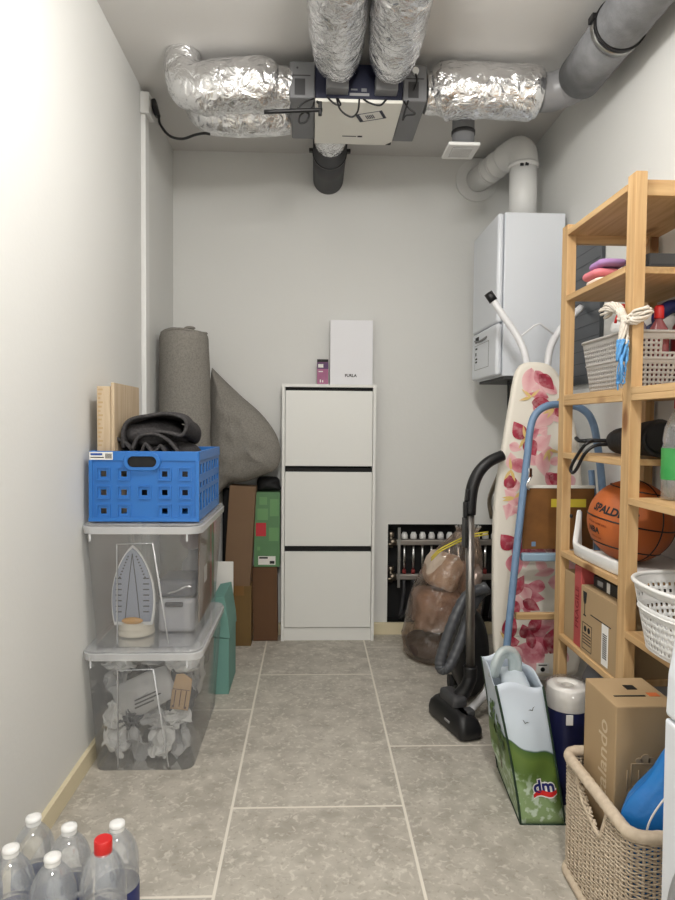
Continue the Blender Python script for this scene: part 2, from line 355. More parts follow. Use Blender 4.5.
for x in (.03, .31): MB().box((x-.012, 2.62, 2.5122), (x+.012, 2.76, ZC)).build('hanger', steel, u)
# cables on unit: looped leads under the panel
mb = MB()
for pts in ([(.05, 2.503, 2.38), (.075, 2.498, 2.355), (.1, 2.5, 2.35), (.09, 2.505, 2.378)], [(.085, 2.503, 2.378), (.1, 2.495, 2.33), (.14, 2.495, 2.305), (.165, 2.495, 2.325), (.172, 2.503, 2.378)],
            [(.185, 2.503, 2.378), (.21, 2.497, 2.36), (.25, 2.497, 2.352), (.275, 2.503, 2.378)]): mb.tube(pts, .0035, 8, 6)
mb.build('lead', black, u)
mb = MB(); mb.tube([(.0, 2.507, 2.375), (-.04, 2.50, 2.355), (-.06, 2.5, 2.33), (-.02, 2.5, 2.315), (-.03, 2.5, 2.285), (-.055, 2.5, 2.28), (-.05, 2.5, 2.31), (-.01, 2.5, 2.335), (.0, 2.503, 2.36)], .0035, 8, 6)
mb.build('side_lead', black, u); mb = MB(); mb.tube([(.342, 2.507, 2.374), (.36, 2.5, 2.345), (.385, 2.5, 2.325), (.35, 2.5, 2.318), (.338, 2.5, 2.3), (.345, 2.5, 2.33), (.358, 2.505, 2.376)], .0035, 8, 6); mb.build('side_lead', black, u)
mb = MB(); mb.tube([(-.185, 2.46, 2.298), (-.10, 2.468, 2.307), (-.02, 2.48, 2.318), (.03, 2.49, 2.326)], .008, 8, 4); mb.build('rod_lead', black, u)
foil('foil_duct', [(.09, 2.49, 2.478), (.089, 2.465, 2.476), (.087, 2.42, 2.472), (.08, 2.3, 2.466), (.073, 2.12, 2.462), (.07, 1.98, 2.463), (.07, 1.90, 2.49), (.07, 1.87, 2.567)], [.035, .055, .076, .094, .095, .095, .095, .095], None,
     'silver foil duct running toward the viewer, left of the ceiling pair', 'duct', seed=1)
foil('foil_duct', [(.278, 2.49, 2.478), (.28, 2.465, 2.476), (.283, 2.42, 2.472), (.28, 2.3, 2.466), (.273, 2.12, 2.462), (.27, 1.98, 2.463), (.266, 1.90, 2.49), (.266, 1.87, 2.567)], [.035, .055, .076, .094, .095, .095, .095, .095], None,
     'silver foil duct running toward the viewer, right of the ceiling pair', 'duct', seed=5)
foil('foil_duct', [(-.097, 2.585, 2.445), (-.15, 2.575, 2.445), (-.2, 2.565, 2.448), (-.33, 2.56, 2.44), (-.42, 2.57, 2.43), (-.482, 2.58, 2.45), (-.507, 2.59, 2.505), (-.508, 2.595, 2.567)], [.078, .08, .098, .096, .094, .084, .074, .07], None,
     'front silver foil duct left of the ventilation unit, bending up into the ceiling', 'duct', seed=9)
foil('foil_duct', [(-.097, 2.79, 2.445), (-.2, 2.785, 2.445), (-.33, 2.785, 2.44), (-.42, 2.80, 2.45), (-.47, 2.815, 2.49), (-.48, 2.83, 2.566)], [.076, .09, .092, .086, .078, .076], None,
     'rear silver foil duct left of the ventilation unit, half hidden by the front one', 'duct', seed=13)
foil('foil_duct', [(.436, 2.585, 2.445), (.48, 2.585, 2.446), (.505, 2.575, 2.448), (.55, 2.565, 2.45), (.72, 2.555, 2.445), (.84, 2.55, 2.442), (.875, 2.55, 2.44)], [.074, .078, .104, .1, .098, .098, .086], None,
     'short silver foil duct right of the ventilation unit, ending at the grey elbow', 'duct', seed=17)
g = thing('grey_duct', 'grey foam ventilation duct running along the right wall under the ceiling', 'duct', (1.0, 2.0, 2.45))
pts = [(.88, 2.545, 2.44), (.93, 2.538, 2.443), (.98, 2.505, 2.45), (.998, 2.45, 2.453), (1.0, 2.42, 2.455)]
MB().tube(pts, .07, 32, 6).build('elbow', mat('smooth_grey_duct', (140, 140, 142), .35), g)
MB().tube([(1.0, 2.45, 2.455), (1.0, 2.15, 2.455)], .083, 40).build('pipe', eppgrey, g)
def sp(p, r, s, a): return r*(1+.012*math.sin(a*1+s*70))
MB().tube([(1.0, 2.15-.01*i, 2.457) for i in range(90)], .083, 40, fn=sp).build('spiral_pipe', eppgrey, g)
mb = MB(); mb.tube([(1.0, 2.165, 2.456), (1.0, 2.142, 2.456)], .0875, 40); mb.mi = 1; mb.tube([(1.0, 2.136, 2.456), (1.0, 2.124, 2.456)], .0885, 40); mb.box((.905, 2.13, 2.47), (.925, 2.165, 2.49)); mb.build('clamp', [mat('zinc', (170, 170, 168), .35, 1), black], g)
MB().box((.99, 1.9, 2.538), (1.01, 1.93, ZC)).build('hanger', steel, g)
e = thing('exhaust_valve', 'square white air valve on a short grey pipe by the foil duct', 'air vent', (.615, 2.715, ZC))
MB().cyl((.622, 2.725, 2.29), (.622, 2.725, ZC-.001), .046, seg=28).build('pipe', mgrey, e)
MB().cyl((.622, 2.725, 2.35), (.622, 2.725, 2.365), .049, seg=28).build('collar', dgrey, e)
vp = MB().rbox((.545, 2.645, 2.276), (.675, 2.79, 2.29), .004).build('valve_plate', wplastic, e)
mb = MB(); mb.box((.568, 2.67, 2.2745), (.652, 2.765, 2.2762)); mb.mi = 1
for k in range(9): mb.box((.568, 2.674+k*.0105, 2.2735), (.652, 2.678+k*.0105, 2.2755))
mb.build('grille', [inkg, wplastic], vp)
r_ = thing('exhaust_pipe', 'dark grey pipe from the unit to the back wall, foil at its front end', 'pipe', (.076, 3.2, 2.44))
foil('foil_sleeve', [(.074, 2.874, 2.445), (.074, 2.92, 2.444), (.076, 3.03, 2.442)], [.07, .074, .074], r_, seed=21)
MB().tube([(.076, 3.03, 2.442), (.078, 3.488, 2.44)], .08, 36).build('pipe', dgrey, r_)
mb = MB(); mb.tube([(.077, 3.14, 2.441), (.077, 3.155, 2.441)], .083, 36); mb.rbox((-.022, 3.135, 2.44), (-.002, 3.16, 2.455), .002); mb.rbox((.156, 3.135, 2.44), (.176, 3.16, 2.455), .002); mb.build('clamp', black, r_)

# ============================================================ left wall: trunking, plug
t_ = thing('cable_trunking', 'white cable trunking running down the left wall near the corner', 'trunking', (XL, 2.87, 2.4))
MB().rbox((XL+.0005, 2.84, .07), (XL+.022, 2.9, 2.455), .003).build('channel', wplastic, t_)
MB().rbox((XL+.0005, 2.83, 2.456), (XL+.04, 2.925, 2.545), .004).build('junction_box', wplastic, t_)
p_ = thing('power_cable', 'black power cable drooping from the plug high on the left wall', 'cable', (XL+.05, 2.88, 2.5))
mb = MB(); mb.xf = MX.Translation((XL+.053, 2.885, 2.5)) @ MX.Rotation(R(-15), 4, 'Y'); mb.rbox((-.012, -.02, -.035), (.012, .02, .035), .006); mb.build('plug', black, p_)
MB().tube([(XL+.066, 2.885, 2.47), (XL+.075, 2.88, 2.43), (-.62, 2.86, 2.375), (-.56, 2.83, 2.35), (-.5, 2.8, 2.355), (-.455, 2.76, 2.345), (-.43, 2.76, 2.342)], .0055, 8, 8).build('cord', black, p_)
tag(MB().tube([(XL+.004, 2.91, 2.455), (XL+.006, 2.925, 2.3), (XL+.004, 2.935, 2.1), (XL+.004, 2.94, 1.7), (XL+.004, 2.945, 1.2), (XL+.004, 2.945, .07)], .003, 6, 5).build('thin_wire', inkg), 'thin grey wire hanging beside the white trunking', 'wire')

# ============================================================ shoe cabinet and what stands on it
CX0, CX1, CY, CB = -.155, .335, 3.37, 3.467
c_ = thing('shoe_cabinet', 'tall white shoe cabinet with three tilting fronts against the back wall', 'cabinet', (.09, CY, 0))
mb = MB(); mb.box((CX0, CY, 0), (CX0+.016, CB, 1.334)); mb.box((CX1-.016, CY, 0), (CX1, CB, 1.334)); mb.build('side_panel', white, c_, bevel=.0015)
MB().box((CX0-.002, CY-.002, 1.334), (CX1+.002, CB, 1.35)).build('top_panel', white, c_, bevel=.0015)
MB().box((CX0+.016, CB-.012, .0), (CX1-.016, CB, 1.334)).build('back_panel', gapblk, c_)
MB().box((CX0+.0165, CY+.012, 0), (CX1-.0165, CY+.024, .068)).build('plinth', white, c_, bevel=.001)
for z0, z1 in ((.976-.052, 1.316), (.504, .893), (.073, .474)):
    MB().box((CX0+.018, CY+.002, z0), (CX1-.018, CY+.018, z1)).build('tilt_front', white, c_, bevel=.0015)
    MB().box((CX0+.018, CY+.02, z1-.01), (CX1-.018, CY+.028, z1+.02)).build('recess_strip', gapblk, c_)
g = thing('gift_box', 'upright white gift box with small lettering on the shoe cabinet', 'box', (.204, 3.42, 1.351))
MB().box((.093, 3.385, 1.351), (.315, 3.462, 1.684)).build('carton', mat('matte_white_card', (236, 236, 240), .6), g, bevel=.0015)
MB().text('FURLA', .021, FY(.201, 3.3842, 1.396), .0006).build('lettering', ink, g)
p = thing('perfume_box', 'small pink and purple carton beside the white gift box', 'box', (.055, 3.42, 1.351))
mb = MB(); mb.box((.026, 3.39, 1.351), (.084, 3.44, 1.465)); mb.mi = 1; mb.box((.0255, 3.3895, 1.43), (.0845, 3.4405, 1.464)); mb.mi = 2; mb.box((.0258, 3.3898, 1.465), (.0842, 3.4402, 1.48)); mb.mi = 3; mb.box((.031, 3.3885, 1.437), (.058, 3.3895, 1.455)); mb.box((.033, 3.3892, 1.414), (.056, 3.3899, 1.419))
mb.box((.04, 3.3892, 1.36), (.046, 3.3899, 1.375)); mb.box((.052, 3.3892, 1.36), (.058, 3.3899, 1.372))
mb.build('carton', [mat('mauve_card', (160, 88, 128), .5, var=.5, vscale=25, alt=(186, 120, 152)), mat('purple_card', (84, 48, 96), .5), ink, paper], p)

# ============================================================ left rear: boxes, roll, pillow
def carton(name, lab, x0, x1, y0, y1, z0, z1, m, tilt=0, tape=None, cat='box'):
    o = thing(name, lab, cat, ((x0+x1)/2, (y0+y1)/2, z0)); M4 = MX.Translation((x0, y0, z0)) @ MX.Rotation(R(tilt), 4, 'Y') @ MX.Translation((-x0, -y0, -z0))
    mb = MB(); mb.xf = M4; mb.box((x0, y0, z0), (x1, y1, z1)); mb.build('carton', m, o, bevel=.002)
    if tape:
        mb = MB(); mb.xf = M4; mb.box((x0+.3*(x1-x0), y0-.0006, z1-.05), (x0+.7*(x1-x0), y0+.001, z1+.0006)); mb.box((x0+.3*(x1-x0), y0-.0006, z1-.0002), (x0+.7*(x1-x0), y1, z1+.0006)); mb.build('tape', tape, o)
    return o, M4
tapem = mat('brown_tape', (132, 96, 52), .3)
carton('cardboard_box', 'small brown carton on the floor carrying a taller one, left of the shoe cabinet', -.424, -.304, 3.30, 3.40, 0, .312, mat('olive_cardboard', (120, 94, 54), .85, var=.3, vscale=6), 0, tapem)
carton('cardboard_box', 'tall greyish brown carton leaning on the pillow, topmost of its stack', -.444, -.311, 3.30, 3.40, .3155, .828, card2, 3.2)
carton('cardboard_box', 'dark brown carton on the floor under the green box', -.300, -.172, 3.375, 3.465, 0, .39, card3, -.8)
g, M4 = carton('green_box', 'green printed box with red sticker standing beside the shoe cabinet', -.297, -.163, 3.375, 3.465, .3935, .785, greenc)
mb = MB(); mb.mi = 0
mb.box((-.288, 3.3742, .555), (-.235, 3.375, .625)); mb.mi = 1; mb.box((-.275, 3.3742, .405), (-.185, 3.375, .45)); mb.mi = 2; mb.box((-.215, 3.3737, .41), (-.19, 3.3745, .425)); mb.box((-.27, 3.3737, .437), (-.225, 3.3745, .446)); mb.mi = 3
for q in ((-.28, .64, -.225, .70), (-.215, .66, -.17, .75), (-.22, .53, -.17, .60), (-.27, .72, -.23, .76), (-.28, .48, -.265, .50)): mb.box((q[0], 3.3744, q[1]), (q[2], 3.375, q[3]))
mb.build('print', [mat('red_sticker', (196, 48, 60), .5), paper, ink, mat('light_green_print', (110, 156, 104), .6)], g)
def roll_fn(p, r, s, a): return r*(1+.03*NZ.noise(p*7)+.018*ridged(V((p.x*3, p.y*3, p.z*1.2)), 8))
mr = thing('mattress_roll', 'tall grey fabric roll standing upright in the left rear corner', 'rolled mattress', (-.6, 3.1, 0))
MB().tube([(-.6, 3.1, .0), (-.6, 3.1, .02), (-.6, 3.1, .4), (-.6, 3.1, .8), (-.6, 3.1, 1.1), (-.602, 3.1, 1.4), (-.604, 3.1, 1.54), (-.604, 3.1, 1.572), (-.603, 3.1, 1.585)], [.1, .115, .118, .118, .118, .116, .113, .095, .04], 48, 10, True, roll_fn).build('cover', melange, mr)
mb = MB(); mb.tube([(-.604+.103*math.cos(a), 3.1+.103*math.sin(a), 1.566+.004*math.sin(3*a)) for a in [i*2*PI/40 for i in range(41)]], .006, 8); mb.sph((-.57, 3.06, 1.584), (.026, .02, .009)); mb.build('gathered_top', melange, mr)
def inflate(mb, outline, yc, th, n=14, amp=.02, f=9, seed=0, sq=.5):
    """cushion from an outline in X-Z: rings shrinking to the middle on both faces"""
    cx = sum(p[0] for p in outline)/len(outline); cz = sum(p[1] for p in outline)/len(outline); rings = []
    ss = [math.cos(PI/2*k/n) for k in range(n+1)]
    seq = [(s_, -1) for s_ in ss[::-1][1:]]+[(s_, 1) for s_ in ss[1:-1]]
    for s_, sg in seq:
        ring = []
        for x, z in outline:
            px, pz = cx+(x-cx)*s_, cz+(z-cz)*s_; d = th*(1-s_**2)**sq
            q = V((px*1.0+seed, yc, pz)); d *= 1+amp*6*NZ.noise(q*f)*.5
            w_ = amp*(ridged(q+V((0, sg*3, 0)), f*1.6)-.5)
            ring.append((px, yc+sg*(d+w_*(1-s_**2)), pz))
        rings.append(ring)
    mb.rings(rings); return mb
def smooth_outline(p, n=6): q, _ = catmull([V((a, 0, b)) for a, b in p+[p[0]]], [1]*(len(p)+1), n); return [(a.x, a.z) for a in q[:-1]]
pl = smooth_outline([(-.51, 1.425), (-.458, 1.373), (-.367, 1.287), (-.255, 1.187), (-.178, 1.075), (-.16, .967), (-.187, .905), (-.253, .875), (-.34, .845), (-.415, .838), (-.455, .80), (-.495, .76), (-.522, .86), (-.522, 1.16), (-.52, 1.33)])
tag(inflate(MB(), pl, 3.35, .125, 22, .017, 8, 0, .36).build('grey_pillow', melange), 'big slumped grey fabric pillow resting on the cartons beside the roll', 'pillow')
bk = mat('black_nylon', (22, 22, 24), .7, bump=.4, bscale=60)
tag(inflate(MB(), smooth_outline([(-.285, .79), (-.17, .79), (-.165, .82), (-.18, .86), (-.26, .865), (-.285, .845)]), 3.42, .04, 8, .01, 12, 3).build('black_pouch', bk), 'black fabric pouch squeezed under the grey pillow on the green box', 'pouch')
s_ = thing('black_suitcase', 'black suitcase standing behind the brown carton stack', 'suitcase', (-.39, 3.44, 0))
MB().rbox((-.468, 3.41, .025), (-.31, 3.467, .80), .015).build('shell', bk, s_)
for x in (-.45, -.33): MB().cyl((x, 3.43, .0135), (x, 3.45, .0135), .013).build('wheel', rub, s_)
tb = thing('teal_box', 'narrow teal carton standing on the floor behind the clear bins', 'box', (-.375, 2.84, 0))
MB().box((-.406, 2.705, 0), (-.342, 2.95, .238)).build('lower_half', tealm, tb, bevel=.002)
mb = MB(); mb.prism([(-.412, 2.702, .246), (-.338, 2.702, .24), (-.342, 2.702, .29), (-.362, 2.702, .42), (-.412, 2.702, .41)], (0, .25, 0)); mb.build('lid', tealm, tb, bevel=.002)
MB().box((-.40, 2.72, .236), (-.348, 2.93, .25)).build('gap_shade_block', gapblk, tb)  # black block standing in for the shade in the gap under the lid
tag(MB().box((-.44, 3.0, 0), (-.36, 3.012, .5)).build('white_board', paper, bevel=.003), 'white panel leaning upright behind the teal box', 'panel')

# ============================================================ clear bins, crate
clr = clear('clear_polypropylene', (.985, .988, .99), .10, (.95, .965, .99), .03, .12)
clr_rim = clear('milky_rim', (.96, .97, .98), .5, (.92, .93, .95), .05, .2)
BX0, BX1, BY0, BY1 = -.737, -.35, 2.075, 2.66
def storage_bin(z0, label):
    o = thing('storage_bin', label, 'storage bin', ((BX0+BX1)/2, (BY0+BY1)/2, z0)); h = .398
    def ring(k, z, r=.045):  # k 0 base .. 1 rim
        a = .026*(1-k); return [(x, y, z) for x, y in rect_r(BX0+.008+a, BX1-.008-a, BY0+.008+a, BY1-.008-a, r-.012*(1-k))]
    mb = MB(); rs = [ring(0, z0+.001), ring(.02, z0+.006)]+[ring(i/8, z0+.006+(h-.006)*i/8) for i in range(1, 9)]
    mb.rings(rs, True, False); mb.build('body', clr, o)
    mb = MB()  # moulded rib lines on the front
    y = BY0+.008; 
    def fp(x, k): return (x, y+.026*(1-k)-.0012, z0+k*h)
    xa, xb = BX0+.115, BX0+.24
    mb.tube([fp(xa-.005, .03), fp(xa-.01+.012, .86), fp(xb-.01, .87), fp(xb+.035, .03)], .003, 6)
    mb.build('moulded_rib', clr_rim, o)
    mb = MB(); a = [(x, y_, z0+h-.022) for x, y_ in rect_r(BX0+.002, BX1-.002, BY0+.002, BY1-.002, .045)]; b = [(x, y_, z0+h) for x, y_ in rect_r(BX0, BX1, BY0, BY1, .047)]
    mb.rings([a, b], False, False); b2 = [(x, y_, z0+h+.002) for x, y_ in rect_r(BX0+.003, BX1-.003, BY0+.003, BY1-.003, .045)]; c2 = [(x, y_, z0+h+.001) for x, y_ in rect_r(BX0+.012, BX1-.012, BY0+.012, BY1-.012, .04)]
    mb.rings([b, b2, c2], False, False)
    for x in (BX0+.03, BX1-.05): mb.box((x, BY0+.003, z0+h-.045), (x+.006, BY0+.008, z0+h-.022))
    mb.build('rim', clr_rim, o)
    mb = MB(); q = [(x, y_, z0+h+.004) for x, y_ in rect_r(BX0+.004, BX1-.004, BY0+.004, BY1-.004, .043)]; q2 = [(x, y_, z0+h+.010) for x, y_ in rect_r(BX0+.006, BX1-.006, BY0+.006, BY1-.006, .042)]
    mb.rings([q, q2], True, True); mb.build('lid', clear('lid_plastic', (.97, .98, .985), .25, (.92, .93, .95), .04, .2), o)
    return o
storage_bin(0, 'lower clear plastic bin on the floor, full of crumpled packaging')
storage_bin(.41, 'upper clear plastic bin holding a clothes iron, under the blue crate')
# --- iron
ir = thing('clothes_iron', 'white clothes iron standing on its heel inside the upper clear bin', 'iron', (-.60, 2.23, .413))
def iron_out(k, z0=.47, z1=.716, w=.068): 
    out = []
    for i in range(25):
        s_ = i/24; hw = w*k*(min(1, (1-s_)*1.0)**.62 if s_ > .35 else .75+.25*math.sin(s_/.35*PI/2)*(1 if s_ < .35 else 1)) if s_ > 0.0 else w*k*.72
        hw = w*k*((1-((s_-.3)/.7)**2)**.8 if s_ > .3 else 1-.12*((.3-s_)/.3)**2)
        out.append((hw, z0+(z1-z0)*s_))
    return out
def iron_poly(k, y, z0, z1): q = iron_out(k, z0, z1); return [(-.602+a, y, z) for a, z in q]+[(-.602-a, y, z) for a, z in q[::-1][1:]]
MB().prism(iron_poly(1, 2.195, .468, .718), (0, .006, 0)).build('soleplate', mat('grey_soleplate', (150, 156, 172), .35, .3), ir)
mb = MB()
for i in range(7):
    for sgn in (-1, 1):
        z = .50+i*.019; x = -.602+sgn*.046; mb.box((x-.010, 2.1938, z), (x+.010, 2.195, z+.004))
for i in range(8):
    for sgn in (-1, 1): mb.cyl((-.602+sgn*(.042-.004*i), 2.1938, .62+.010*i), (-.602+sgn*(.042-.004*i), 2.195, .62+.010*i), .003, seg=8)
for sgn in (-1, 1): mb.tube([(-.602+sgn*.024, 2.194, .48), (-.602+sgn*.012, 2.194, .60), (-.602, 2.194, .70)], .0015, 6, 3)
mb.build('steam_holes', dgrey, ir)
mb = MB(); mb.rings([iron_poly(1.06, 2.2015, .455, .728), iron_poly(1.03, 2.23, .45, .72), iron_poly(.8, 2.27, .45, .66), iron_poly(.5, 2.30, .46, .60)]); mb.build('body', wplastic, ir)
MB().tube([(-.602, 2.298, .65), (-.602, 2.34, .63), (-.602, 2.345, .55), (-.602, 2.33, .47), (-.602, 2.29, .455)], .014, 12, 5).build('handle', wplastic, ir)
mb = MB(); mb.lathe([(.055, .413), (.062, .416), (.062, .424), (.057, .43), (.06, .436), (.06, .444), (.055, .45), (.058, .456), (.05, .466)], (-.602, 2.245, 0)); mb.build('wound_cord', mat('cream_cord', (226, 218, 200), .6), ir)
mb = MB(); mb.sph((-.602, 2.192, .472), (.036, .008, .012)); mb.build('amber_window', mat('amber_plastic', (206, 150, 56), .3), ir)
# --- caddy, dispenser, cardboard inside upper bin
k_ = thing('grey_caddy', 'light grey box with dark lid beside the iron in the upper bin', 'container', (-.46, 2.32, .413))
MB().rbox((-.53, 2.24, .4135), (-.40, 2.40, .535), .018, 3).build('body', mat('pale_grey_plastic', (168, 168, 172), .5), k_)
mb = MB(); mb.rbox((-.533, 2.237, .5355), (-.397, 2.403, .60), .02, 3); mb.build('lid', mat('slate_plastic', (86, 88, 96), .5), k_)
mb = MB(); mb.rbox((-.502, 2.228, .507), (-.44, 2.2395, .524), .005); mb.build('grip_slot', dgrey, k_); MB().tube([(-.49, 2.232, .555), (-.46, 2.226, .565), (-.43, 2.228, .58), (-.41, 2.23, .578)], .004, 8, 4).build('clasp', chrome, k_)
d_ = thing('dispenser_bottle', 'grey bottle with round head at the back of the upper bin', 'bottle', (-.455, 2.52, .413))
MB().lathe([(.04, .4135), (.045, .42), (.045, .6), (.02, .63), (.02, .655)], (-.455, 2.52, 0)).build('bottle', mat('pale_grey_plastic', (168, 168, 172), .5), d_)
MB().sph((-.455, 2.50, .70), (.05, .045, .045)).build('head', mat('rose_grey', (140, 118, 122), .5), d_)
kb = thing('cardboard_sheet', 'flat brown cardboard with coloured edge along the right side of the upper bin', 'cardboard', (-.40, 2.5, .413))
mb = MB(); mb.box((-.3925, 2.26, .445), (-.3885, 2.60, .785)); mb.mi = 1; mb.box((-.3882, 2.50, .46), (-.3875, 2.53, .77)); mb.mi = 2; mb.box((-.3882, 2.54, .50), (-.3875, 2.58, .76)); mb.mi = 3; mb.box((-.3882, 2.36, .56), (-.3875, 2.42, .62)); mb.build('sheet', [card2, redc, greenc, paper], kb)
# --- crumpled packaging in lower bin
film = mat('grey_packing_film', (190, 190, 190), .45, bump=.4, bscale=25, var=.4, vscale=14, alt=(120, 122, 126))
film2 = mat('white_packing_film', (228, 228, 226), .45, bump=.4, bscale=25, var=.4, vscale=14, alt=(150, 152, 154))
film3 = mat('dark_packing_film', (92, 96, 102), .4, bump=.4, bscale=25, var=.5, vscale=14, alt=(60, 64, 70))
def crumple(name, c, r, m, seed, amp=.35, rot=(0, 0, 0)):
    mb = MB(); mb.xf = MX.Translation(c) @ Euler(rot).to_matrix().to_4x4(); sd = V((seed*3.17, seed*1.73, seed*.91))
    def fn(p, d): q = p*1.0; f_ = 1.15/max(r); return 1+amp*.8*NZ.noise(q*f_*1.4+sd)+amp*.55*(ridged(q*1.0+sd*.1, f_*2.2)-.5)
    mb.sph((0, 0, 0), r, 26, 17, fn)
    for f_ in mb.bm.faces: f_.smooth = False
    return mb.build(name, m)
def wad(name, c, r, m, seed):
    """crumpled sheet of film: a grid folded up by coarse and fine vector noise, kept inside an ellipsoid"""
    mb = MB(); n = 26; g_ = []; sd = V((seed*5.3, seed*2.9, seed*1.1)); rr = random.Random(seed); q3 = Euler((rr.uniform(-.5, .5), rr.uniform(-.7, .7), rr.uniform(-.5, .5))).to_matrix()
    for j in range(n+1):
        row = []
        for i in range(n+1):
            u_, v_ = (i/n-.5)*2.0, (j/n-.5)*2.0; p = V((u_, v_*.3-.4, v_)); k = V((u_*1.2, v_*1.2, 0))+sd
            p = q3 @ p+NZ.noise_vector(k*1.0)*.55+NZ.noise_vector(k*2.3)*.4
            if p.length > 1.15: p = p/(p.length/1.15)**.55
            row.append(mb.v((c[0]+p.x*r[0]*1.2, c[1]+p.y*r[1]*1.1, c[2]+p.z*r[2]*1.15)))
        g_.append(row)
    for j in range(n):
        for i in range(n):
            mb.f([g_[j][i], g_[j][i+1], g_[j+1][i+1]]); mb.f([g_[j][i], g_[j+1][i+1], g_[j+1][i]])
    return mb.build(name, m, recalc=False)
GL = 'crumpled plastic packaging film filling the lower clear bin'
spots = [(-.655, 2.195, .06, .038, .045, .05, film2), (-.575, 2.19, .055, .036, .04, .046, film), (-.50, 2.185, .055, .034, .04, .046, film2), (-.435, 2.20, .06, .028, .04, .05, film), (-.66, 2.20, .145, .03, .04, .035, film2), (-.605, 2.20, .13, .03, .04, .03, film3), (-.45, 2.195, .135, .035, .03, .028, film2), (-.525, 2.2, .13, .04, .03, .03, film),
         (-.65, 2.24, .335, .05, .06, .04, film2), (-.55, 2.25, .345, .045, .06, .035, film), (-.44, 2.22, .335, .05, .05, .04, film2), (-.665, 2.25, .25, .035, .05, .04, film), (-.41, 2.26, .25, .02, .04, .04, film),
         (-.62, 2.36, .15, .058, .055, .115, film3), (-.47, 2.36, .15, .055, .055, .115, film3), (-.61, 2.52, .17, .062, .065, .13, film), (-.47, 2.52, .17, .055, .065, .13, film2)]
for i, (x, y, z, a, b, c, m_) in enumerate(spots):
    tag(wad('packing_film', (x, y, z+.008), (a, b, c), m_, i+1) if i < 13 else crumple('packing_film', (x, y, z+.006), (a, b, c), m_, i+1, .3), GL, 'packaging', 'packaging film in the lower bin')
mb = MB(); mb.xf = MX.Translation((-.555, 2.205, .235)) @ MX.Rotation(R(18), 4, 'Y')
mb.xf = MX.Translation((-.565, 2.195, .225)) @ MX.Rotation(R(-24), 4, 'Y') @ MX.Rotation(R(-8), 4, 'X')
o = thing('mailing_bag', 'flat grey mailing bag with a printed address line in the lower bin', 'mailing bag', (-.56, 2.2, .14))
inflate(mb, [(-.10, -.055), (-.03, -.068), (.05, -.06), (.11, -.055), (.105, .0), (.11, .055), (.03, .06), (-.05, .058), (-.10, .06), (-.105, 0)], 0, .018, 8, .012, 16); mb.build('bag', film, o)
mb = MB(); mb.xf = MX.Translation((-.565, 2.17, .225)) @ MX.Rotation(R(-24), 4, 'Y')
for i, (a, b) in enumerate(((-.03, .05), (-.035, .06), (-.04, .03))): mb.box((a, 0, -.01-.012*i), (b, .0006, -.005-.012*i))
mb.build('print', dgrey, o)
o = thing('kraft_packet', 'brown kraft packet with dark stripes at the right of the lower bin', 'packet', (-.43, 2.17, .17))
mb = MB(); mb.xf = MX.Translation((-.433, 2.168, .235)) @ MX.Rotation(R(8), 4, 'Y'); inflate(mb, [(-.03, -.06), (.03, -.06), (.032, 0), (.03, .05), (.0, .065), (-.025, .06), (-.032, 0)], 0, .008, 6, .004, 20); mb.build('packet', mat('kraft_paper', (186, 152, 110), .8), o)
mb = MB(); mb.xf = MX.Translation((-.433, 2.158, .235)) @ MX.Rotation(R(8), 4, 'Y')
for x in (-.018, 0, .018): mb.box((x-.0015, 0, -.045), (x+.0015, .0006, .01))
mb.box((-.024, 0, -.05), (-.016, .0006, -.043)); mb.box((.016, 0, -.05), (.024, .0006, -.043)); mb.box((-.028, 0, .012), (.028, .0006, .014)); mb.build('print', mat('brown_ink', (84, 52, 36), .7), o)

# --- blue folding crate
KX0, KX1, KY0, KY1, KZ0, KZ1 = -.716, -.362, 2.105, 2.58, .8225, 1.05
k_ = thing('folding_crate', 'blue plastic folding crate on top of the clear bins', 'crate', ((KX0+KX1)/2, (KY0+KY1)/2, KZ0))
def cells(mb, P, us, vs, holes, th):
    """solid panel with square openings: P(u,v,d) -> point; runs merged per row"""
    for j in range(len(vs)-1):
        i = 0
        while i < len(us)-1:
            if (i, j) in holes: i += 1; continue
            i0 = i
            while i < len(us)-1 and (i, j) not in holes: i += 1
            a = [P(us[i0], vs[j], 0), P(us[i], vs[j], 0), P(us[i], vs[j+1], 0), P(us[i0], vs[j+1], 0)]
            b = V(P(0, 0, th))-V(P(0, 0, 0)); mb.prism(a, b)
def crate_side(long, P, W, H, name):
    mb = MB(); n = 5 if not long else 7
    cu = [W*(i+.5)/n*.94+W*.03 for i in range(n)]; cv = [.034, .094, .154]; hs = .009
    us = [0]+[q for c0 in cu for q in (c0-hs, c0+hs)]+[W]; vs = [0]+[q for c0 in cv for q in (c0-hs, c0+hs)]+[H]
    holes = {(2*i+1, 2*j+1) for i in range(n) for j in range(3)}
    if not long: holes -= {(5, 1), (5, 5)}
    else: vs = [0, .03, .06, .09, .105, .125, .15, .185, H]; us = [0]+[q for c0 in cu for q in (c0-.017, c0+.017)]+[W]; holes = {(2*i+1, j) for i in range(n) for j in (1, 2, 4, 6)}
    cells(mb, P, us, vs, holes, .004)
    if not long:
        for i, c0 in enumerate(cu):
            for j, c1 in enumerate(cv):
                if i == 2 and j != 1: continue
                for a0, b0, a1, b1 in ((-.022, -.022, .022, -.018), (-.022, .018, .022, .022), (-.022, -.018, -.018, .018), (.018, -.018, .022, .018)):
                    mb.prism([P(c0+a0, c1+b0, 0), P(c0+a1, c1+b0, 0), P(c0+a1, c1+b1, 0), P(c0+a0, c1+b1, 0)], V(P(0, 0, -.0045))-V(P(0, 0, 0)))
    return mb.build(name, blueP, k_)
HH = KZ1-KZ0-.03
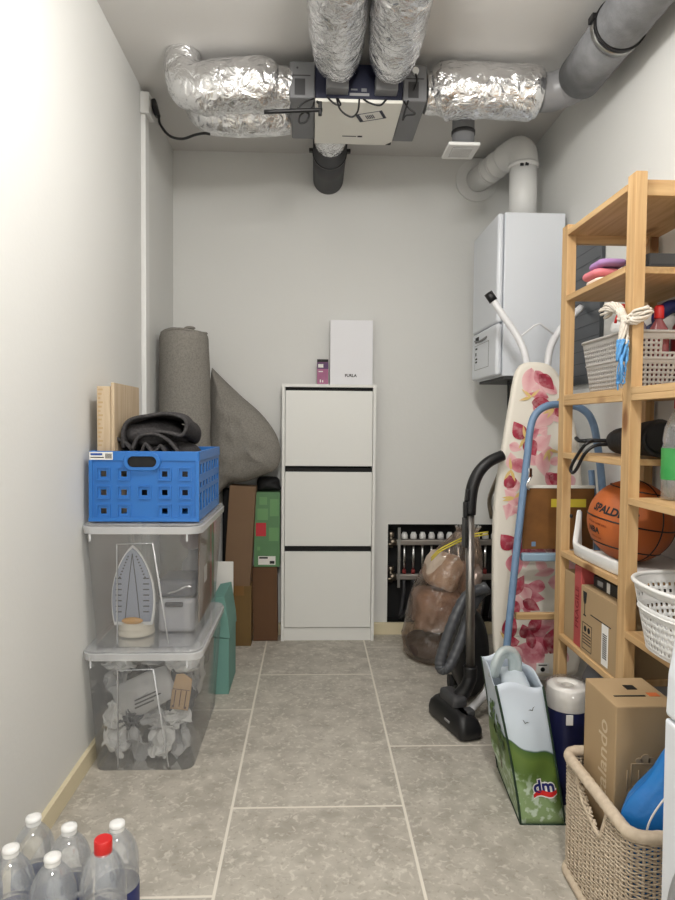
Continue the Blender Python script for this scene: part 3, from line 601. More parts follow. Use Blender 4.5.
for nm, yy, sg in (('end_panel', KY0, 1), ('end_panel', KY1, -1)):
    crate_side(False, lambda u_, v_, d, yy=yy, sg=sg: (KX0+.004+u_, yy+sg*(.004+d), KZ0+v_), KX1-KX0-.008, HH, nm)
for nm, xx, sg in (('side_panel', KX1, -1), ('side_panel', KX0, 1)):
    crate_side(True, lambda u_, v_, d, xx=xx, sg=sg: (xx+sg*(.004+d), KY0+.008+u_, KZ0+v_), KY1-KY0-.016, HH, nm)
mb = MB(); o1 = rect_r(KX0, KX1, KY0, KY1, .012, 3); i1 = rect_r(KX0+.009, KX1-.009, KY0+.009, KY1-.009, .008, 3); z0, z1 = KZ1-.032, KZ1
mb.rings([[(x, y, z0) for x, y in i1], [(x, y, z0) for x, y in o1], [(x, y, z1) for x, y in o1], [(x, y, z1) for x, y in i1], [(x, y, z0) for x, y in i1]], False, False, False); mb.build('rim', blueP, k_, bevel=.002)
MB().box((KX0+.006, KY0+.006, KZ0), (KX1-.006, KY1-.006, KZ0+.006)).build('floor_panel', blueP, k_)
mb = MB()
for x in (KX0+.001, KX1-.013): mb.box((x, KY0-.001, KZ0), (x+.012, KY0+.004, KZ1-.03))
mb.box((KX0, KY0-.002, KZ0), (KX1, KY0+.004, KZ0+.012)); mb.build('corner_frame', blueP, k_, bevel=.001)
hx = (KX0+KX1)/2-.005; q = rect_r(hx-.058, hx+.058, KZ1-.062, KZ1-.004, .026, 6); q2 = rect_r(hx-.046, hx+.046, KZ1-.051, KZ1-.016, .017, 6)
mb = MB(); mb.rings([[(x, KY0-.008, z) for x, z in q2], [(x, KY0-.008, z) for x, z in q], [(x, KY0, z) for x, z in q]], False, False, False); mb.build('handle_frame', blueP, k_, bevel=.002)
mb = MB(); mb.poly([(x, KY0-.0015, z) for x, z in q2]); mb.build('handle_opening', gapblk, k_)
lb = MB(); lb.box((KX0+.004, KY0-.0012, KZ1-.028), (KX0+.078, KY0-.0002, KZ1-.003)); lb.mi = 1; lb.box((KX0+.008, KY0-.0018, KZ1-.014), (KX0+.045, KY0-.001, KZ1-.007)); lb.mi = 2
for i in range(9): lb.box((KX0+.055+i*.0023, KY0-.0018, KZ1-.024), (KX0+.0562+i*.0023, KY0-.001, KZ1-.008))
lb.box((KX0+.008, KY0-.0018, KZ1-.022), (KX0+.05, KY0-.001, KZ1-.019)); lb.build('paper_label', [paper, mat('blue_ink', (40, 80, 160), .6), ink], k_)
# --- boards and jacket in the crate
b_ = thing('wooden_board', 'narrow pale oak board with end grain standing in the crate by the wall', 'board', (-.69, 2.4, KZ0+.007))
MB().box((-.7025, 2.15, KZ0+.007), (-.657, 2.45, 1.260)).build('board', OAK, b_, bevel=.002)
mb = MB(); 
for i in range(14): z = 1.252-i*.014; mb.box((-.698, 2.1494, z-.006), (-.683-.004*(i % 3), 2.1502, z))
mb.build('end_grain', mat('oak_grain_dark', (188, 160, 122), .7), b_)
b_ = thing('wooden_board', 'wide pale oak board standing in the crate, in front of its narrow twin', 'board', (-.66, 2.4, KZ0+.007))
MB().box((-.6555, 2.145, KZ0+.007), (-.6445, 2.45, 1.272)).build('board', OAK, b_, bevel=.002)
j_ = thing('felt_jacket', 'crumpled charcoal felt jacket stuffed into the blue crate', 'jacket', (-.5, 2.35, KZ0+.007))
def jf(p, d): return 1+.10*NZ.noise(p*9)+.09*(ridged(p, 10)-.5)
crm = MB(); crm.sph((-.51, 2.36, .96), (.125, .19, .135), 48, 30, jf); crm.build('lump', felt, j_)
crm = MB(); crm.sph((-.55, 2.33, 1.10), (.12, .14, .058), 48, 30, lambda p, d: 1+.12*NZ.noise(p*12)+.1*(ridged(p, 14)-.5)); crm.build('top_layer', felt, j_)
def fold(pts, w0, w1, th, seed):
    """folded cloth: a profile in X-Z swept along Y, thickened"""
    P, _ = catmull([V((a, 0, b)) for a, b in pts], [1]*len(pts), 8); mb = MB(); rows = []
    for i in range(15):
        y = w0+(w1-w0)*i/14; rows.append([(p.x+.012*NZ.noise(V((p.x*9, y*9, seed))), y+.01*NZ.noise(V((p.z*14, p.x*14, seed+4))), p.z+.014*NZ.noise(V((p.x*12, y*7, seed+9)))-.03*(i/14)**2) for p in P])
    mb.rings(rows, False, False, True, False); return mb.build('fold', felt, j_, solid=th, sub=1)
fold([(-.635, 1.06), (-.632, 1.13), (-.60, 1.165), (-.52, 1.178), (-.45, 1.172), (-.415, 1.155), (-.408, 1.12), (-.43, 1.09), (-.50, 1.105), (-.58, 1.10)], 2.17, 2.42, .013, 1)
fold([(-.60, 1.05), (-.575, 1.10), (-.53, 1.115), (-.48, 1.09), (-.44, 1.05)], 2.16, 2.36, .012, 5)
fold([(-.57, 1.04), (-.55, 1.075), (-.52, 1.05), (-.49, 1.075), (-.46, 1.03)], 2.15, 2.34, .011, 8)
fold([(-.685, 1.02), (-.68, 1.075), (-.655, 1.10), (-.62, 1.085), (-.58, 1.04)], 2.17, 2.34, .012, 12)

# ============================================================ bottles, front left
pet = clear('clear_bottle', (.97, .98, .99), .16, (.88, .92, .97), .05, .05)
navl = mat('navy_label', (26, 34, 92), .5, var=.3, vscale=18, alt=(60, 76, 150))
def bottle(lab, loc, cap, h=.32, cat='bottle'):
    b = thing('water_bottle', lab, cat, loc, 'empty water bottles on the floor'); x, y, z = loc; k = h/.32
    pr = [(.02, .006), (.036, .0), (.043, .008), (.0435, .05), (.041, .06), (.0435, .07), (.0435, .185), (.0425, .195), (.0435, .205), (.0435, .232), (.0415, .25), (.035, .27), (.025, .286), (.0165, .296), (.0135, .300), (.0135, .306)]
    pts, rr = catmull([V((r, 0, q)) for r, q in pr], [0]*len(pr), 3)
    MB().lathe([(max(p.x, .01), p.z*k) for p in pts], loc, 32, True, False).build('body', pet, b)
    MB().lathe([(.044, .085), (.0442, .09), (.0442, .18), (.044, .185)], loc, 32, False, False).build('label', navl, b)
    if cap is red:
        MB().lathe([(.0165, .305*k-.014), (.017, .305*k-.013), (.017, .305*k+.012), (.0155, .305*k+.014)], loc, 24).build('cap', red, b)
    else:
        mb = MB(); mb.lathe([(.0145, .305*k-.007), (.0148, .305*k-.006), (.0148, .305*k), (.014, .305*k+.002)], loc, 24); mb.lathe([(.0155, .305*k+.001), (.016, .305*k+.003), (.0152, .305*k+.009), (.008, .305*k+.011)], loc, 24); mb.build('cap', wplastic, b)
    return b
b0 = bottle('empty white capped water bottle at the right of the rear row', (-.397, 1.327, 0), wplastic)
dup(b0, (-.492, 1.319, 0), 'empty white capped water bottle in the middle of the rear row')
dup(b0, (-.578, 1.352, 0), 'empty white capped water bottle in the rear row nearest the baseboard')
dup(b0, (-.580, 1.254, 0), 'empty white capped water bottle at the left of the front row')
dup(b0, (-.489, 1.226, 0), 'empty white capped water bottle in the middle of the front row')
dup(b0, (-.674, 1.315, 0), 'water bottle against the left wall cut off by the picture edge')
bottle('empty clear bottle with a red screw cap, right of the front row', (-.396, 1.234, 0), red, .343)

# ============================================================ boiler and flue
Bx0, Bx1, By0, By1, Bz0, Bz1 = .812, 1.112, 2.85, 3.29, 1.357, 2.08
b_ = thing('wall_boiler', 'white gas boiler hanging on the right wall in the rear corner', 'boiler', ((Bx0+Bx1)/2, 3.07, Bz0))
MB().rbox((Bx0+.03, By0, Bz0+.006), (Bx1, By1, Bz1), .004).build('casing', enamel, b_)
MB().box((Bx1, By0+.05, Bz0+.1), (XR, By1-.05, Bz1-.05)).build('wall_bracket', mgrey, b_)
mb = MB(); mb.rbox((Bx0, By0+.004, 1.60), (Bx0+.0285, By1-.004, Bz1-.002), .012, 3); mb.build('front_cover', enamel, b_)
mb = MB(); mb.rbox((Bx0, By0+.004, Bz0+.01), (Bx0+.0285, By1-.004, 1.597), .012, 3); ctl = mb.build('control_panel', enamel, b_)
mb = MB(); mb.box((Bx0-.0008, 2.97, 1.415), (Bx0+.001, 3.22, 1.535)); mb.mi = 1
for z in (1.415, 1.533): mb.box((Bx0-.0014, 2.97, z), (Bx0+.001, 3.22, z+.002))
for y in (2.97, 3.218): mb.box((Bx0-.0014, y, 1.415), (Bx0+.001, y+.002, 1.535))
mb.build('flap', [enamel, inkg], ctl)
mb = MB(); mb.box((Bx0-.0016, 3.15, 1.548), (Bx0+.001, 3.21, 1.575)); mb.box((Bx0-.0022, 3.19, 1.485), (Bx0, 3.205, 1.50))
for z in (1.45, 1.465, 1.515): mb.box((Bx0-.0022, 3.175, z), (Bx0, 3.205, z+.008))
mb.build('print', ink, ctl)
mb = MB(); mb.tube([(Bx0-.001, 3.0, 1.555), (Bx0-.006, 3.08, 1.548), (Bx0-.006, 3.15, 1.55), (Bx0-.001, 3.22, 1.56)], .005, 8, 4); mb.build('recess_grip', inkg, ctl)
MB().box((Bx0+.04, By0+.01, Bz0-.006), (Bx1-.01, By1-.01, Bz0+.006)).build('base_plate', dgrey, b_)
for i, y in enumerate((2.92, 3.0, 3.08, 3.16, 3.22)): MB().cyl((1.0, y, Bz0-.006), (1.0, y, Bz0-.07), .009, seg=10).build('pipe_stub', brass, b_)
tag(MB().tube([(.9, 2.95, Bz0-.007), (.905, 2.96, 1.30), (.92, 3.0, 1.18), (.97, 3.1, 1.0), (1.03, 3.3, .9), (1.05, 3.47, .85)], .006, 8, 6).build('boiler_cable', black), 'black cable hanging from the boiler underside', 'cable')
tag(MB().tube([(1.0, 3.22, Bz0-.071), (1.0, 3.23, 1.1), (.97, 3.3, .9), (.96, 3.44, .75), (.98, 3.46, .64)], .012, 10, 5).build('heating_pipe', brass), 'dull metal heating pipe running down behind the ironing board', 'pipe')
f_ = thing('flue_pipe', 'white plastic flue bending from the boiler top into the back wall', 'pipe', (.99, 3.07, Bz1))
MB().cyl((.99, 3.07, Bz1+.0005), (.99, 3.07, Bz1+.02), .072, seg=32).build('socket', inkg, f_)
MB().tube([(.99, 3.07, Bz1+.012), (.99, 3.07, 2.375)], .064, 32).build('riser', wplastic, f_)
MB().tube([(.99, 3.07, 2.355), (.99, 3.07, 2.39), (.988, 3.085, 2.43), (.978, 3.12, 2.458), (.962, 3.17, 2.463), (.945, 3.22, 2.46)], .067, 32, 6).build('elbow', wplastic, f_)
MB().tube([(.95, 3.205, 2.461), (.875, 3.485, 2.452)], .064, 32).build('horizontal_pipe', wplastic, f_)
mb = MB(); mb.tube([(.99, 3.07, 2.355), (.99, 3.07, 2.375)], .0705, 32); mb.build('ring', wplastic, f_)
mb = MB(); mb.tube([(.928, 3.285, 2.458), (.924, 3.3, 2.4575)], .0675, 32); mb.tube([(.91, 3.35, 2.456), (.906, 3.365, 2.4555)], .0675, 32); mb.build('joint_ring', wplastic, f_)
mb = MB(); mb.box((.955, 3.004, 2.345), (.97, 3.012, 2.356)); mb.box((.977, 3.0, 2.345), (.992, 3.006, 2.358)); mb.build('print', ink, f_)
MB().cyl((.872, 3.478, 2.452), (.872, 3.4895, 2.452), .112, seg=40).build('wall_rosette', wplastic, f_)
o = thing('wall_panel', 'dark grey panel on the right wall behind the shelves', 'panel', (1.12, 2.64, 1.3))
MB().rbox((1.112, 2.485, 1.315), (XR-.0005, 2.80, 1.93), .003).build('panel', mat('anthracite_metal', (58, 62, 66), .35), o)
mb = MB()
for i in range(12): z = 1.35+i*.05; mb.box((1.1112, 2.49, z), (1.1125, 2.795, z+.003))
mb.build('groove', mat('anthracite_dark', (40, 43, 46), .5), o)

# ============================================================ manifold in the wall recess
o = thing('heating_manifold', 'underfloor heating manifold in the black recess low in the back wall', 'manifold', (.75, 3.52, NZ0))
mb = MB(); mb.box((NX0, YB+.0965, NZ0), (XR, YB+.0995, NZ1)); mb.box((NX0, YB, NZ0), (NX0+.003, YB+.0965, NZ1)); mb.box((NX0, YB, NZ1-.004), (XR, YB+.0965, NZ1)); mb.box((NX0, YB+.001, NZ0), (XR, YB+.0965, NZ0+.004)); mb.build('recess_box', gapblk, o)
for z, nm in ((.497, 'supply_bar'), (.305, 'return_bar')):
    MB().rbox((.46, 3.515, z-.016), (1.1, 3.547, z+.016), .006).build(nm, mat('dull_steel', (158, 152, 146), .5, .7), o)
    mb = MB(); mb.cyl((.43, 3.53, z), (.47, 3.53, z), .022, seg=12); mb.cyl((.44, 3.53, z-.03), (.44, 3.53, z+.055), .012, seg=12); mb.lathe([(.018, z+.03), (.02, z+.034), (.02, z+.055), (.014, z+.06)], (.44, 3.53, 0), 8); mb.build('ball_valve', brass, o)
    MB().cyl((.405, 3.51, z-.008), (.46, 3.51, z-.008), .007, seg=8).build('valve_lever', brass, o)
MB().box((.475, 3.505, .25), (.49, 3.514, .58)).build('bracket', mat('zinc2', (170, 170, 168), .4, 1), o)
for i in range(11):
    x = .515+i*.05
    MB().lathe([(.014, .515), (.018, .518), (.018, .538), (.013, .546), (.012, .552)], (x, 3.53, 0), 14).build('valve_cap', wplastic, o)
    MB().cyl((x, 3.53, .345), (x, 3.53, .48), .008, seg=10).build('flow_tube', chrome, o)
    MB().lathe([(.009, .322), (.011, .326), (.011, .34), (.008, .346)], (x, 3.53, 0), 12).build('flow_collar', mat('dull_red', (140, 52, 50), .5), o)
    MB().tube([(x, 3.53, .289), (x, 3.53, .22), (x-.01, 3.53, .14), (x-.02, 3.535, .068)], .009, 8, 4).build('loop_pipe', dgrey, o)
MB().tube([(.56, 3.505, .28), (.55, 3.502, .2), (.53, 3.502, .13), (.49, 3.503, .078)], .012, 10, 5).build('drain_hose', rub, o)
# ============================================================ bag of clothes by the manifold
bagp = clear('brown_clear_plastic', (.88, .76, .67), .08, (.5, .36, .28), .08, .12, 1, 20)
def sackfn(p, d): return 1+.09*NZ.noise(p*6)+.05*(ridged(p, 9)-.5)
cb = thing('plastic_sack', 'brownish see-through sack of bedding with yellow drawstring near the manifold', 'sack', (.65, 3.14, 0))
SK = [(0, .15, .003, .13), (0, .185, .02, .15), (-.005, .19, .10, .155), (.0, .185, .2, .155), (.01, .175, .3, .15), (.035, .155, .42, .14), (.07, .115, .52, .115), (.10, .07, .59, .07), (.115, .05, .625, .05), (.12, .065, .655, .06)]
def sack_ring(cx, r, z, ry, n=72):
    out = []
    for k in range(n):
        a = 2*PI*k/n; q = V((.65+r*math.cos(a), 3.13+ry*math.sin(a), z)); f_ = 1+.08*NZ.noise(q*7)+.05*(ridged(q, 14)-.5)+(.05*math.sin(a*17+3*NZ.noise(q*5)) if z > .5 else 0)
        out.append((.65+cx+r*f_*math.cos(a), 3.13+ry*f_*math.sin(a), z))
    return out
PS = []
for a, b in zip(SK, SK[1:]):
    for k in range(5): PS.append([a[i]+(b[i]-a[i])*k/5 for i in range(4)])
mb = MB(); mb.rings([sack_ring(*p) for p in PS], True, False); mb.build('sack', bagp, cb)
yel = mat('yellow_tape', (226, 206, 70), .5)
mb = MB()
for dz in (0, .012): mb.tube([(.565, 3.0, .52-dz), (.60, 2.975, .565-dz), (.66, 2.965, .60-dz), (.72, 2.985, .622-dz), (.77, 2.99, .635-dz), (.83, 2.985, .645-dz)], .0035, 6, 6)
mb.build('drawstring', yel, cb)
def lump(name, lab, cat, c, r, m_, seed, amp=.1, f=7, fl=None):
    mb = MB(); sd = V((seed, seed*2, seed*3))
    mb.sph(c, r, 36, 24, lambda p, d: 1+amp*NZ.noise((p+sd)*f)+amp*.7*(ridged(p+sd, f*1.7)-.5)); return tag(mb.build(name, m_), lab, cat)
def slab(name, lab, cat, c, r, m_, seed, rot=0, e=.45, amp=.08, f=8):
    mb = MB(); mb.xf = MX.Translation(c) @ MX.Rotation(R(rot), 4, 'Y'); sd = V((seed, seed*2, seed*3)); out = []; seg, rg = 48, 24
    pw = lambda q, k: math.copysign(abs(q)**k, q)
    for i in range(1, rg):
        th = -PI/2+PI*i/rg; ring = []
        for k in range(seg):
            a = 2*PI*k/seg; p = V((r[0]*pw(math.cos(th), e)*pw(math.cos(a), e), r[1]*pw(math.cos(th), e)*pw(math.sin(a), e), r[2]*pw(math.sin(th), e)))
            ring.append(p*(1+amp*NZ.noise((p+sd)*f)+amp*.9*(ridged(p+sd, f*1.8)-.5)))
        out.append(ring)
    mb.rings(out); return tag(mb.build(name, m_), lab, cat)
slab('folded_blanket', 'beige folded blanket in the upper half of the brown sack', 'blanket', (.648, 3.125, .435), (.085, .09, .082), mat('beige_fleece', (214, 196, 178), .95, bump=.5, bscale=60, var=.3, vscale=10, alt=(186, 164, 146)), 4, 18, .45, .09, 12)
slab('silver_wrap', 'shiny grey plastic wrapped bundle beside the blanket in the brown sack', 'bundle', (.765, 3.10, .40), (.05, .09, .075), mat('shiny_wrap', (170, 150, 140), .2, .3, bump=.9, bscale=40), 8, 8, .6, .16, 14)
slab('brown_quilt', 'brown quilt filling the lower half of the brown sack', 'quilt', (.645, 3.135, .24), (.142, .108, .10), mat('brown_quilt', (186, 164, 150), .95, var=.4, vscale=9, alt=(150, 128, 114), bump=.8, bscale=22), 12, 4, .5, .15, 11)
slab('red_cloth', 'red cloth near the bottom of the brown sack', 'cloth', (.715, 3.04, .112), (.055, .035, .02), mat('red_cloth', (200, 36, 44), .9), 15, -6, .6, .12)
slab('dark_cloth', 'dark bundle at the bottom of the brown sack', 'cloth', (.60, 3.12, .062), (.12, .11, .05), mat('dark_brown_cloth', (70, 54, 46), .6, bump=.6, bscale=30), 19, 0, .6, .14)

# ============================================================ vacuum cleaner
vc = thing('vacuum_cleaner', 'black canister vacuum cleaner with steel tube in front of the sack', 'vacuum cleaner', (.6, 2.45, 0))
MB().tube([(.607, 2.40, .225), (.609, 2.45, .80)], .0165, 20).build('steel_tube', steel, vc)
MB().cyl((.6085, 2.4438, .685), (.6085, 2.4445, .69), .0175).build('tube_joint', dgrey, vc)
MB().tube([(.609, 2.45, .80), (.611, 2.453, .86), (.621, 2.457, .915), (.645, 2.463, .965), (.685, 2.47, 1.003), (.74, 2.48, 1.028)], [.022, .024, .024, .023, .022, .021], 16, 6).build('handle', black, vc)
mb = MB(); mb.rbox((.582, 2.43, .79), (.596, 2.46, .85), .004); mb.rbox((.588, 2.425, .855), (.60, 2.45, .90), .004); mb.build('slide_latch', black, vc)
mb = MB(); mb.rbox((.58, 2.40, .68), (.589, 2.46, .79), .003); mb.build('accessory_clip', black, vc)
MB().tube([(.607, 2.40, .23), (.607, 2.398, .19), (.60, 2.395, .17), (.59, 2.397, .145), (.57, 2.40, .115)], [.026, .025, .025, .026, .03], 16, 5).build('neck', black, vc)
HM = MX.Translation((.55, 2.40, .004)) @ MX.Rotation(R(17), 4, 'Z')
mb = MB(); mb.xf = HM
mb.rings([[(x-.12*max(0, z-.02), y, z) for x, y in rect_r(-.048+i_, .048-i_, -.135+i_*1.5, .135-i_*1.5, .025)] for z, i_ in ((0, .004), (.006, 0), (.035, .0), (.06, .006), (.08, .018), (.088, .034))])
fh = mb.build('floor_head', black, vc)
mb = MB(); mb.xf = HM; mb.rbox((-.03, -.05, .075), (.03, .075, .125), .016, 3); mb.build('swivel_joint', dgrey, fh)
mb = MB(); mb.xf = HM; mb.rbox((.0, -.10, .07), (.03, -.06, .095), .006); mb.build('pedal', dgrey, fh)
mb = MB(); mb.xf = HM; mb.box((-.0525, -.05, .035), (-.048, -.015, .042)); mb.build('print', inkg, fh)
def hose(p, r, s, a): return r*(1+.05*math.sin(s*190))
mb = MB(); mb.tube([(.70, 2.53, .50), (.62, 2.515, .47), (.565, 2.49, .39), (.525, 2.475, .29), (.505, 2.465, .22), (.515, 2.46, .195), (.545, 2.465, .215), (.59, 2.49, .30), (.635, 2.53, .40), (.68, 2.57, .455), (.72, 2.60, .47)], .021, 14, 14, True, hose); mb.build('hose', mat('grey_hose', (74, 76, 80), .4), vc)
mb = MB(); mb.rings([[(.665+.075*k*math.cos(a), y, .20+.185*k*math.sin(a)) for a in [i*2*PI/28 for i in range(28)]] for y, k in ((2.56, .55), (2.575, .85), (2.62, 1), (2.74, 1), (2.79, .8), (2.8, .5))]); mb.build('canister', black, vc)
for y in (2.63, 2.75): MB().cyl((.60, y, .03), (.64, y, .03), .03).build('wheel', rub, vc)

# ============================================================ ironing board
ib = thing('ironing_board', 'ironing board with cream and red flower cover standing on end', 'ironing board', (.9, 2.5, .02))
LE = [(.775, .16), (.735, .20), (.722, .28), (.716, .45), (.717, .75), (.727, .90), (.757, 1.10), (.78, 1.24), (.797, 1.335), (.815, 1.375), (.845, 1.392)]
RE = [(.905, 1.392), (.945, 1.375), (.975, 1.335), (1.0, 1.26), (1.03, 1.18), (1.055, 1.05), (1.068, .9), (1.073, .6), (1.073, .3), (1.06, .20), (1.02, .16)]
ol, _ = catmull([V((a, 0, b)) for a, b in LE+RE+[LE[0]]], [0]*(len(LE)+len(RE)+1), 4); ol = [(p.x, p.z) for p in ol[:-1]]
cxo, czo = .9, .8
def yb(z): return 2.47+.05*(z-.16)/1.23
mb = MB(); N = len(ol)
def bring(k, dy): return [(cxo+(x-cxo)*k, yb(z)+dy, czo+(z-czo)*(1-(1-k)*.3)) for x, z in ol]
mb.rings([bring(.9, .0), bring(.985, .002), bring(1, .012), bring(1, .03), bring(.985, .038), bring(.9, .038)])
cover = mb.build('cover', mat('cream_cover', (234, 228, 216), .8, bump=.15, bscale=90), ib)
yl = mat('yellow_stamen', (226, 196, 120), .8)
def petal_mat():
    M = bpy.data.materials.new('petal_print'); M.use_nodes = True; nt = M.node_tree; b = nt.nodes['Principled BSDF']; b.inputs['Roughness'].default_value = .8
    at = nn(nt, 'ShaderNodeVertexColor', layer_name='print'); tc = nn(nt, 'ShaderNodeTexCoord'); no = nn(nt, 'ShaderNodeTexNoise'); no.inputs['Scale'].default_value = 40; no.inputs['Detail'].default_value = 3
    nt.links.new(tc.outputs['Object'], no.inputs[0]); mr = nn(nt, 'ShaderNodeMapRange'); mr.inputs[1].default_value = .45; mr.inputs[2].default_value = .75; mr.inputs[4].default_value = .45; nt.links.new(no.outputs[0], mr.inputs[0])
    mx = nn(nt, 'ShaderNodeMix', data_type='RGBA'); nt.links.new(mr.outputs[0], mx.inputs[0]); nt.links.new(at.outputs[0], mx.inputs[6]); mx.inputs[7].default_value = (*s2l((236, 196, 196)), 1); nt.links.new(mx.outputs[2], b.inputs['Base Color']); return M
mb = MB(); rnd = random.Random(3); CL = mb.bm.loops.layers.float_color.new('print')
TONES = [((214, 132, 144), (242, 206, 204), (236, 186, 188)), ((172, 62, 84), (228, 160, 168), (206, 110, 128)), ((118, 14, 36), (170, 36, 62), (196, 84, 104)), ((226, 196, 120),)*3]
def petal(x, z, ang, L, W, mi):
    T_ = [(*s2l(c_), 1) for c_ in TONES[mi]]; n = 12; ca, sa = math.cos(R(ang)), math.sin(R(ang)); k = len(mb.bm.faces) % 23
    def P_(a, b): X_, Z_ = x+a*ca-b*sa, z+a*sa+b*ca; return (X_, yb(Z_)-.0012-.0003*mi-.00004*k, Z_)
    rows_ = []
    for i in range(n):
        s_ = i/(n-1); hw = W*math.sin(PI*min(1, s_**.75))*.5; rows_.append((P_(s_*L, hw), P_(s_*L, 0), P_(s_*L, -hw), s_))
    if not all(inside(p[0], p[2]) for r_ in rows_ for p in r_[:3]): return
    vr = [[mb.v(p) for p in r_[:3]] for r_ in rows_]
    for i in range(n-1):
        for j in (0, 1):
            f_ = mb.f([vr[i][j], vr[i+1][j], vr[i+1][j+1], vr[i][j+1]])
            if f_:
                for lp, (ii, jj) in zip(f_.loops, ((i, j), (i+1, j), (i+1, j+1), (i, j+1))):
                    s_ = rows_[ii][3]; base = [T_[0][q]*(1-s_)+T_[2][q]*s_ for q in range(3)]
                    if jj != 1: base = [T_[1][q]*.75+base[q]*.25 for q in range(3)]
                    lp[CL] = (*base, 1)
def inside(x, z):
    c_ = False; P = [(cxo+(a-cxo)*.89, czo+(b-czo)*.965) for a, b in ol]
    for (x0, z0), (x1, z1) in zip(P, P[1:]+P[:1]):
        if (z0 > z) != (z1 > z) and x < (x1-x0)*(z-z0)/(z1-z0)+x0: c_ = not c_
    return c_
for a in [(.86, 1.37, -100, .12, .06, 0), (.875, 1.36, -60, .08, .045, 1), (.89, 1.345, -45, .085, .05, 2), (.92, 1.36, 10, .045, .03, 1), (.85, 1.23, 160, .07, .06, 1), (.86, 1.235, -5, .085, .05, 2), (.86, 1.20, 190, .08, .06, 0), (.88, 1.20, -10, .09, .07, 0), (.94, 1.20, 20, .08, .07, 1), (.96, 1.22, -50, .06, .05, 2),
          (.83, 1.09, 120, .08, .06, 2), (.82, 1.09, 190, .055, .05, 1), (.84, 1.09, -60, .075, .06, 2), (.84, 1.10, 30, .06, .05, 1), (.87, 1.05, 40, .09, .06, 0), (.90, 1.04, -80, .10, .06, 0), (.93, 1.0, 10, .07, .035, 0), (.80, .98, 190, .045, .05, 0), (.79, .97, 100, .07, .05, 0), (.79, .90, 120, .06, .055, 2), (.78, .9, 200, .045, .04, 1),
          (.92, .96, -50, .10, .055, 1), (.93, .95, -30, .09, .05, 2), (.80, .80, 150, .06, .05, 0), (.80, .80, 30, .05, .04, 0), (.87, .82, -80, .13, .075, 0), (.88, .83, -40, .11, .07, 0), (.90, .86, -30, .085, .07, 2), (.95, .78, 160, .10, .06, 0), (.95, .74, -10, .11, .05, 2), (.93, .70, -60, .08, .06, 2), (.97, .69, 20, .09, .05, 2), (.90, .70, 240, .09, .05, 1),
          (.79, .66, 130, .075, .065, 2), (.79, .66, 60, .07, .05, 2), (.78, .65, 220, .06, .05, 2), (.79, .64, -80, .09, .07, 1), (.80, .66, -20, .07, .05, 2), (.79, .48, 60, .09, .05, 2), (.78, .46, -60, .07, .05, 2), (.765, .42, 200, .045, .04, 0), (.93, .53, 0, .09, .06, 0), (.92, .51, 170, .07, .05, 1), (.98, .47, 40, .08, .06, 1), (.83, .48, -10, .09, .05, 1), (.83, .46, -30, .08, .045, 2),
          (.86, .33, 60, .09, .05, 2), (.87, .33, 20, .08, .045, 1), (.85, .31, 110, .06, .05, 2), (.97, .34, 0, .08, .06, 0), (.94, .30, 50, .09, .05, 1), (.77, .30, 80, .12, .06, 2), (.77, .30, -80, .10, .06, 2), (.77, .29, 10, .05, .05, 2), (.92, .24, 160, .12, .09, 1), (.92, .24, 200, .12, .08, 0), (.93, .25, 120, .12, .08, 1), (.94, .25, 70, .12, .09, 2), (.95, .24, 20, .11, .09, 2), (.93, .23, -30, .10, .06, 0), (.87, .27, 100, .08, .04, 2), (.83, .24, 150, .07, .05, 0)]: petal(*a)
for i in range(70):
    x, z, a0 = rnd.uniform(.74, 1.05), rnd.uniform(.2, 1.36), rnd.uniform(0, 360); petal(x, z, a0, rnd.uniform(.05, .11), rnd.uniform(.03, .06), rnd.choice((0, 0, 0, 1)))
for x, z in ((.858, 1.255), (.835, 1.095), (.795, .665), (.905, .875), (.94, .74), (.78, .97), (.93, 1.05), (.795, .86), (.77, .30), (.95, 1.21)):
    for a in range(3): petal(x, z, rnd.uniform(0, 360), .05, .012, 3)
mb.build('flower_print', petal_mat(), cover, recalc=False)
wt = mat('white_painted_tube', (228, 228, 230), .35)
mb = MB(); mb.tube([(.735, 2.64, 1.655), (.78, 2.63, 1.585), (.835, 2.615, 1.50), (.862, 2.60, 1.42), (.872, 2.58, 1.30)], .0145, 14, 5); mb.build('leg', wt, ib)
mb = MB(); mb.tube([(1.10, 2.63, 1.63), (1.045, 2.625, 1.575), (.985, 2.615, 1.50), (.955, 2.60, 1.42), (.945, 2.58, 1.30)], .0145, 14, 5); mb.build('leg', wt, ib)
mb = MB(); mb.tube([(.738, 2.639, 1.65), (.716, 2.643, 1.683)], .018, 14); mb.build('foot_cap', black, ib)
mb = MB(); mb.tube([(.836, 2.614, 1.498), (.90, 2.614, 1.55), (.925, 2.614, 1.558), (.99, 2.614, 1.508)], .004, 8, 1); mb.build('wire_brace', wt, ib)
mb = MB(); mb.tube([(.872, 2.58, 1.30), (.90, 2.60, .8), (.86, 2.62, .35), (.80, 2.60, .12)], .012, 12, 5); mb.tube([(.945, 2.58, 1.30), (.93, 2.60, .8), (.97, 2.62, .35), (1.02, 2.60, .12)], .012, 12, 5); mb.build('under_frame', wt, ib)
mb = MB(); mb.tube([(.61, 2.41, .055), (.68, 2.47, .085), (.76, 2.54, .12), (1.0, 2.56, .12), (1.05, 2.57, .017)], .015, 12, 4); mb.tube([(.78, 2.58, .13), (.775, 2.58, .016)], .015, 12); mb.build('floor_bar', wt, ib)
mb = MB(); mb.box((.885, 2.4655, .175), (.935, 2.4675, .215)); mb.mi = 1; mb.cyl((.91, 2.4645, .19), (.91, 2.467, .19), .009); mb.box((.893, 2.4648, .205), (.927, 2.466, .209)); mb.build('care_tag', [paper, ink], ib)
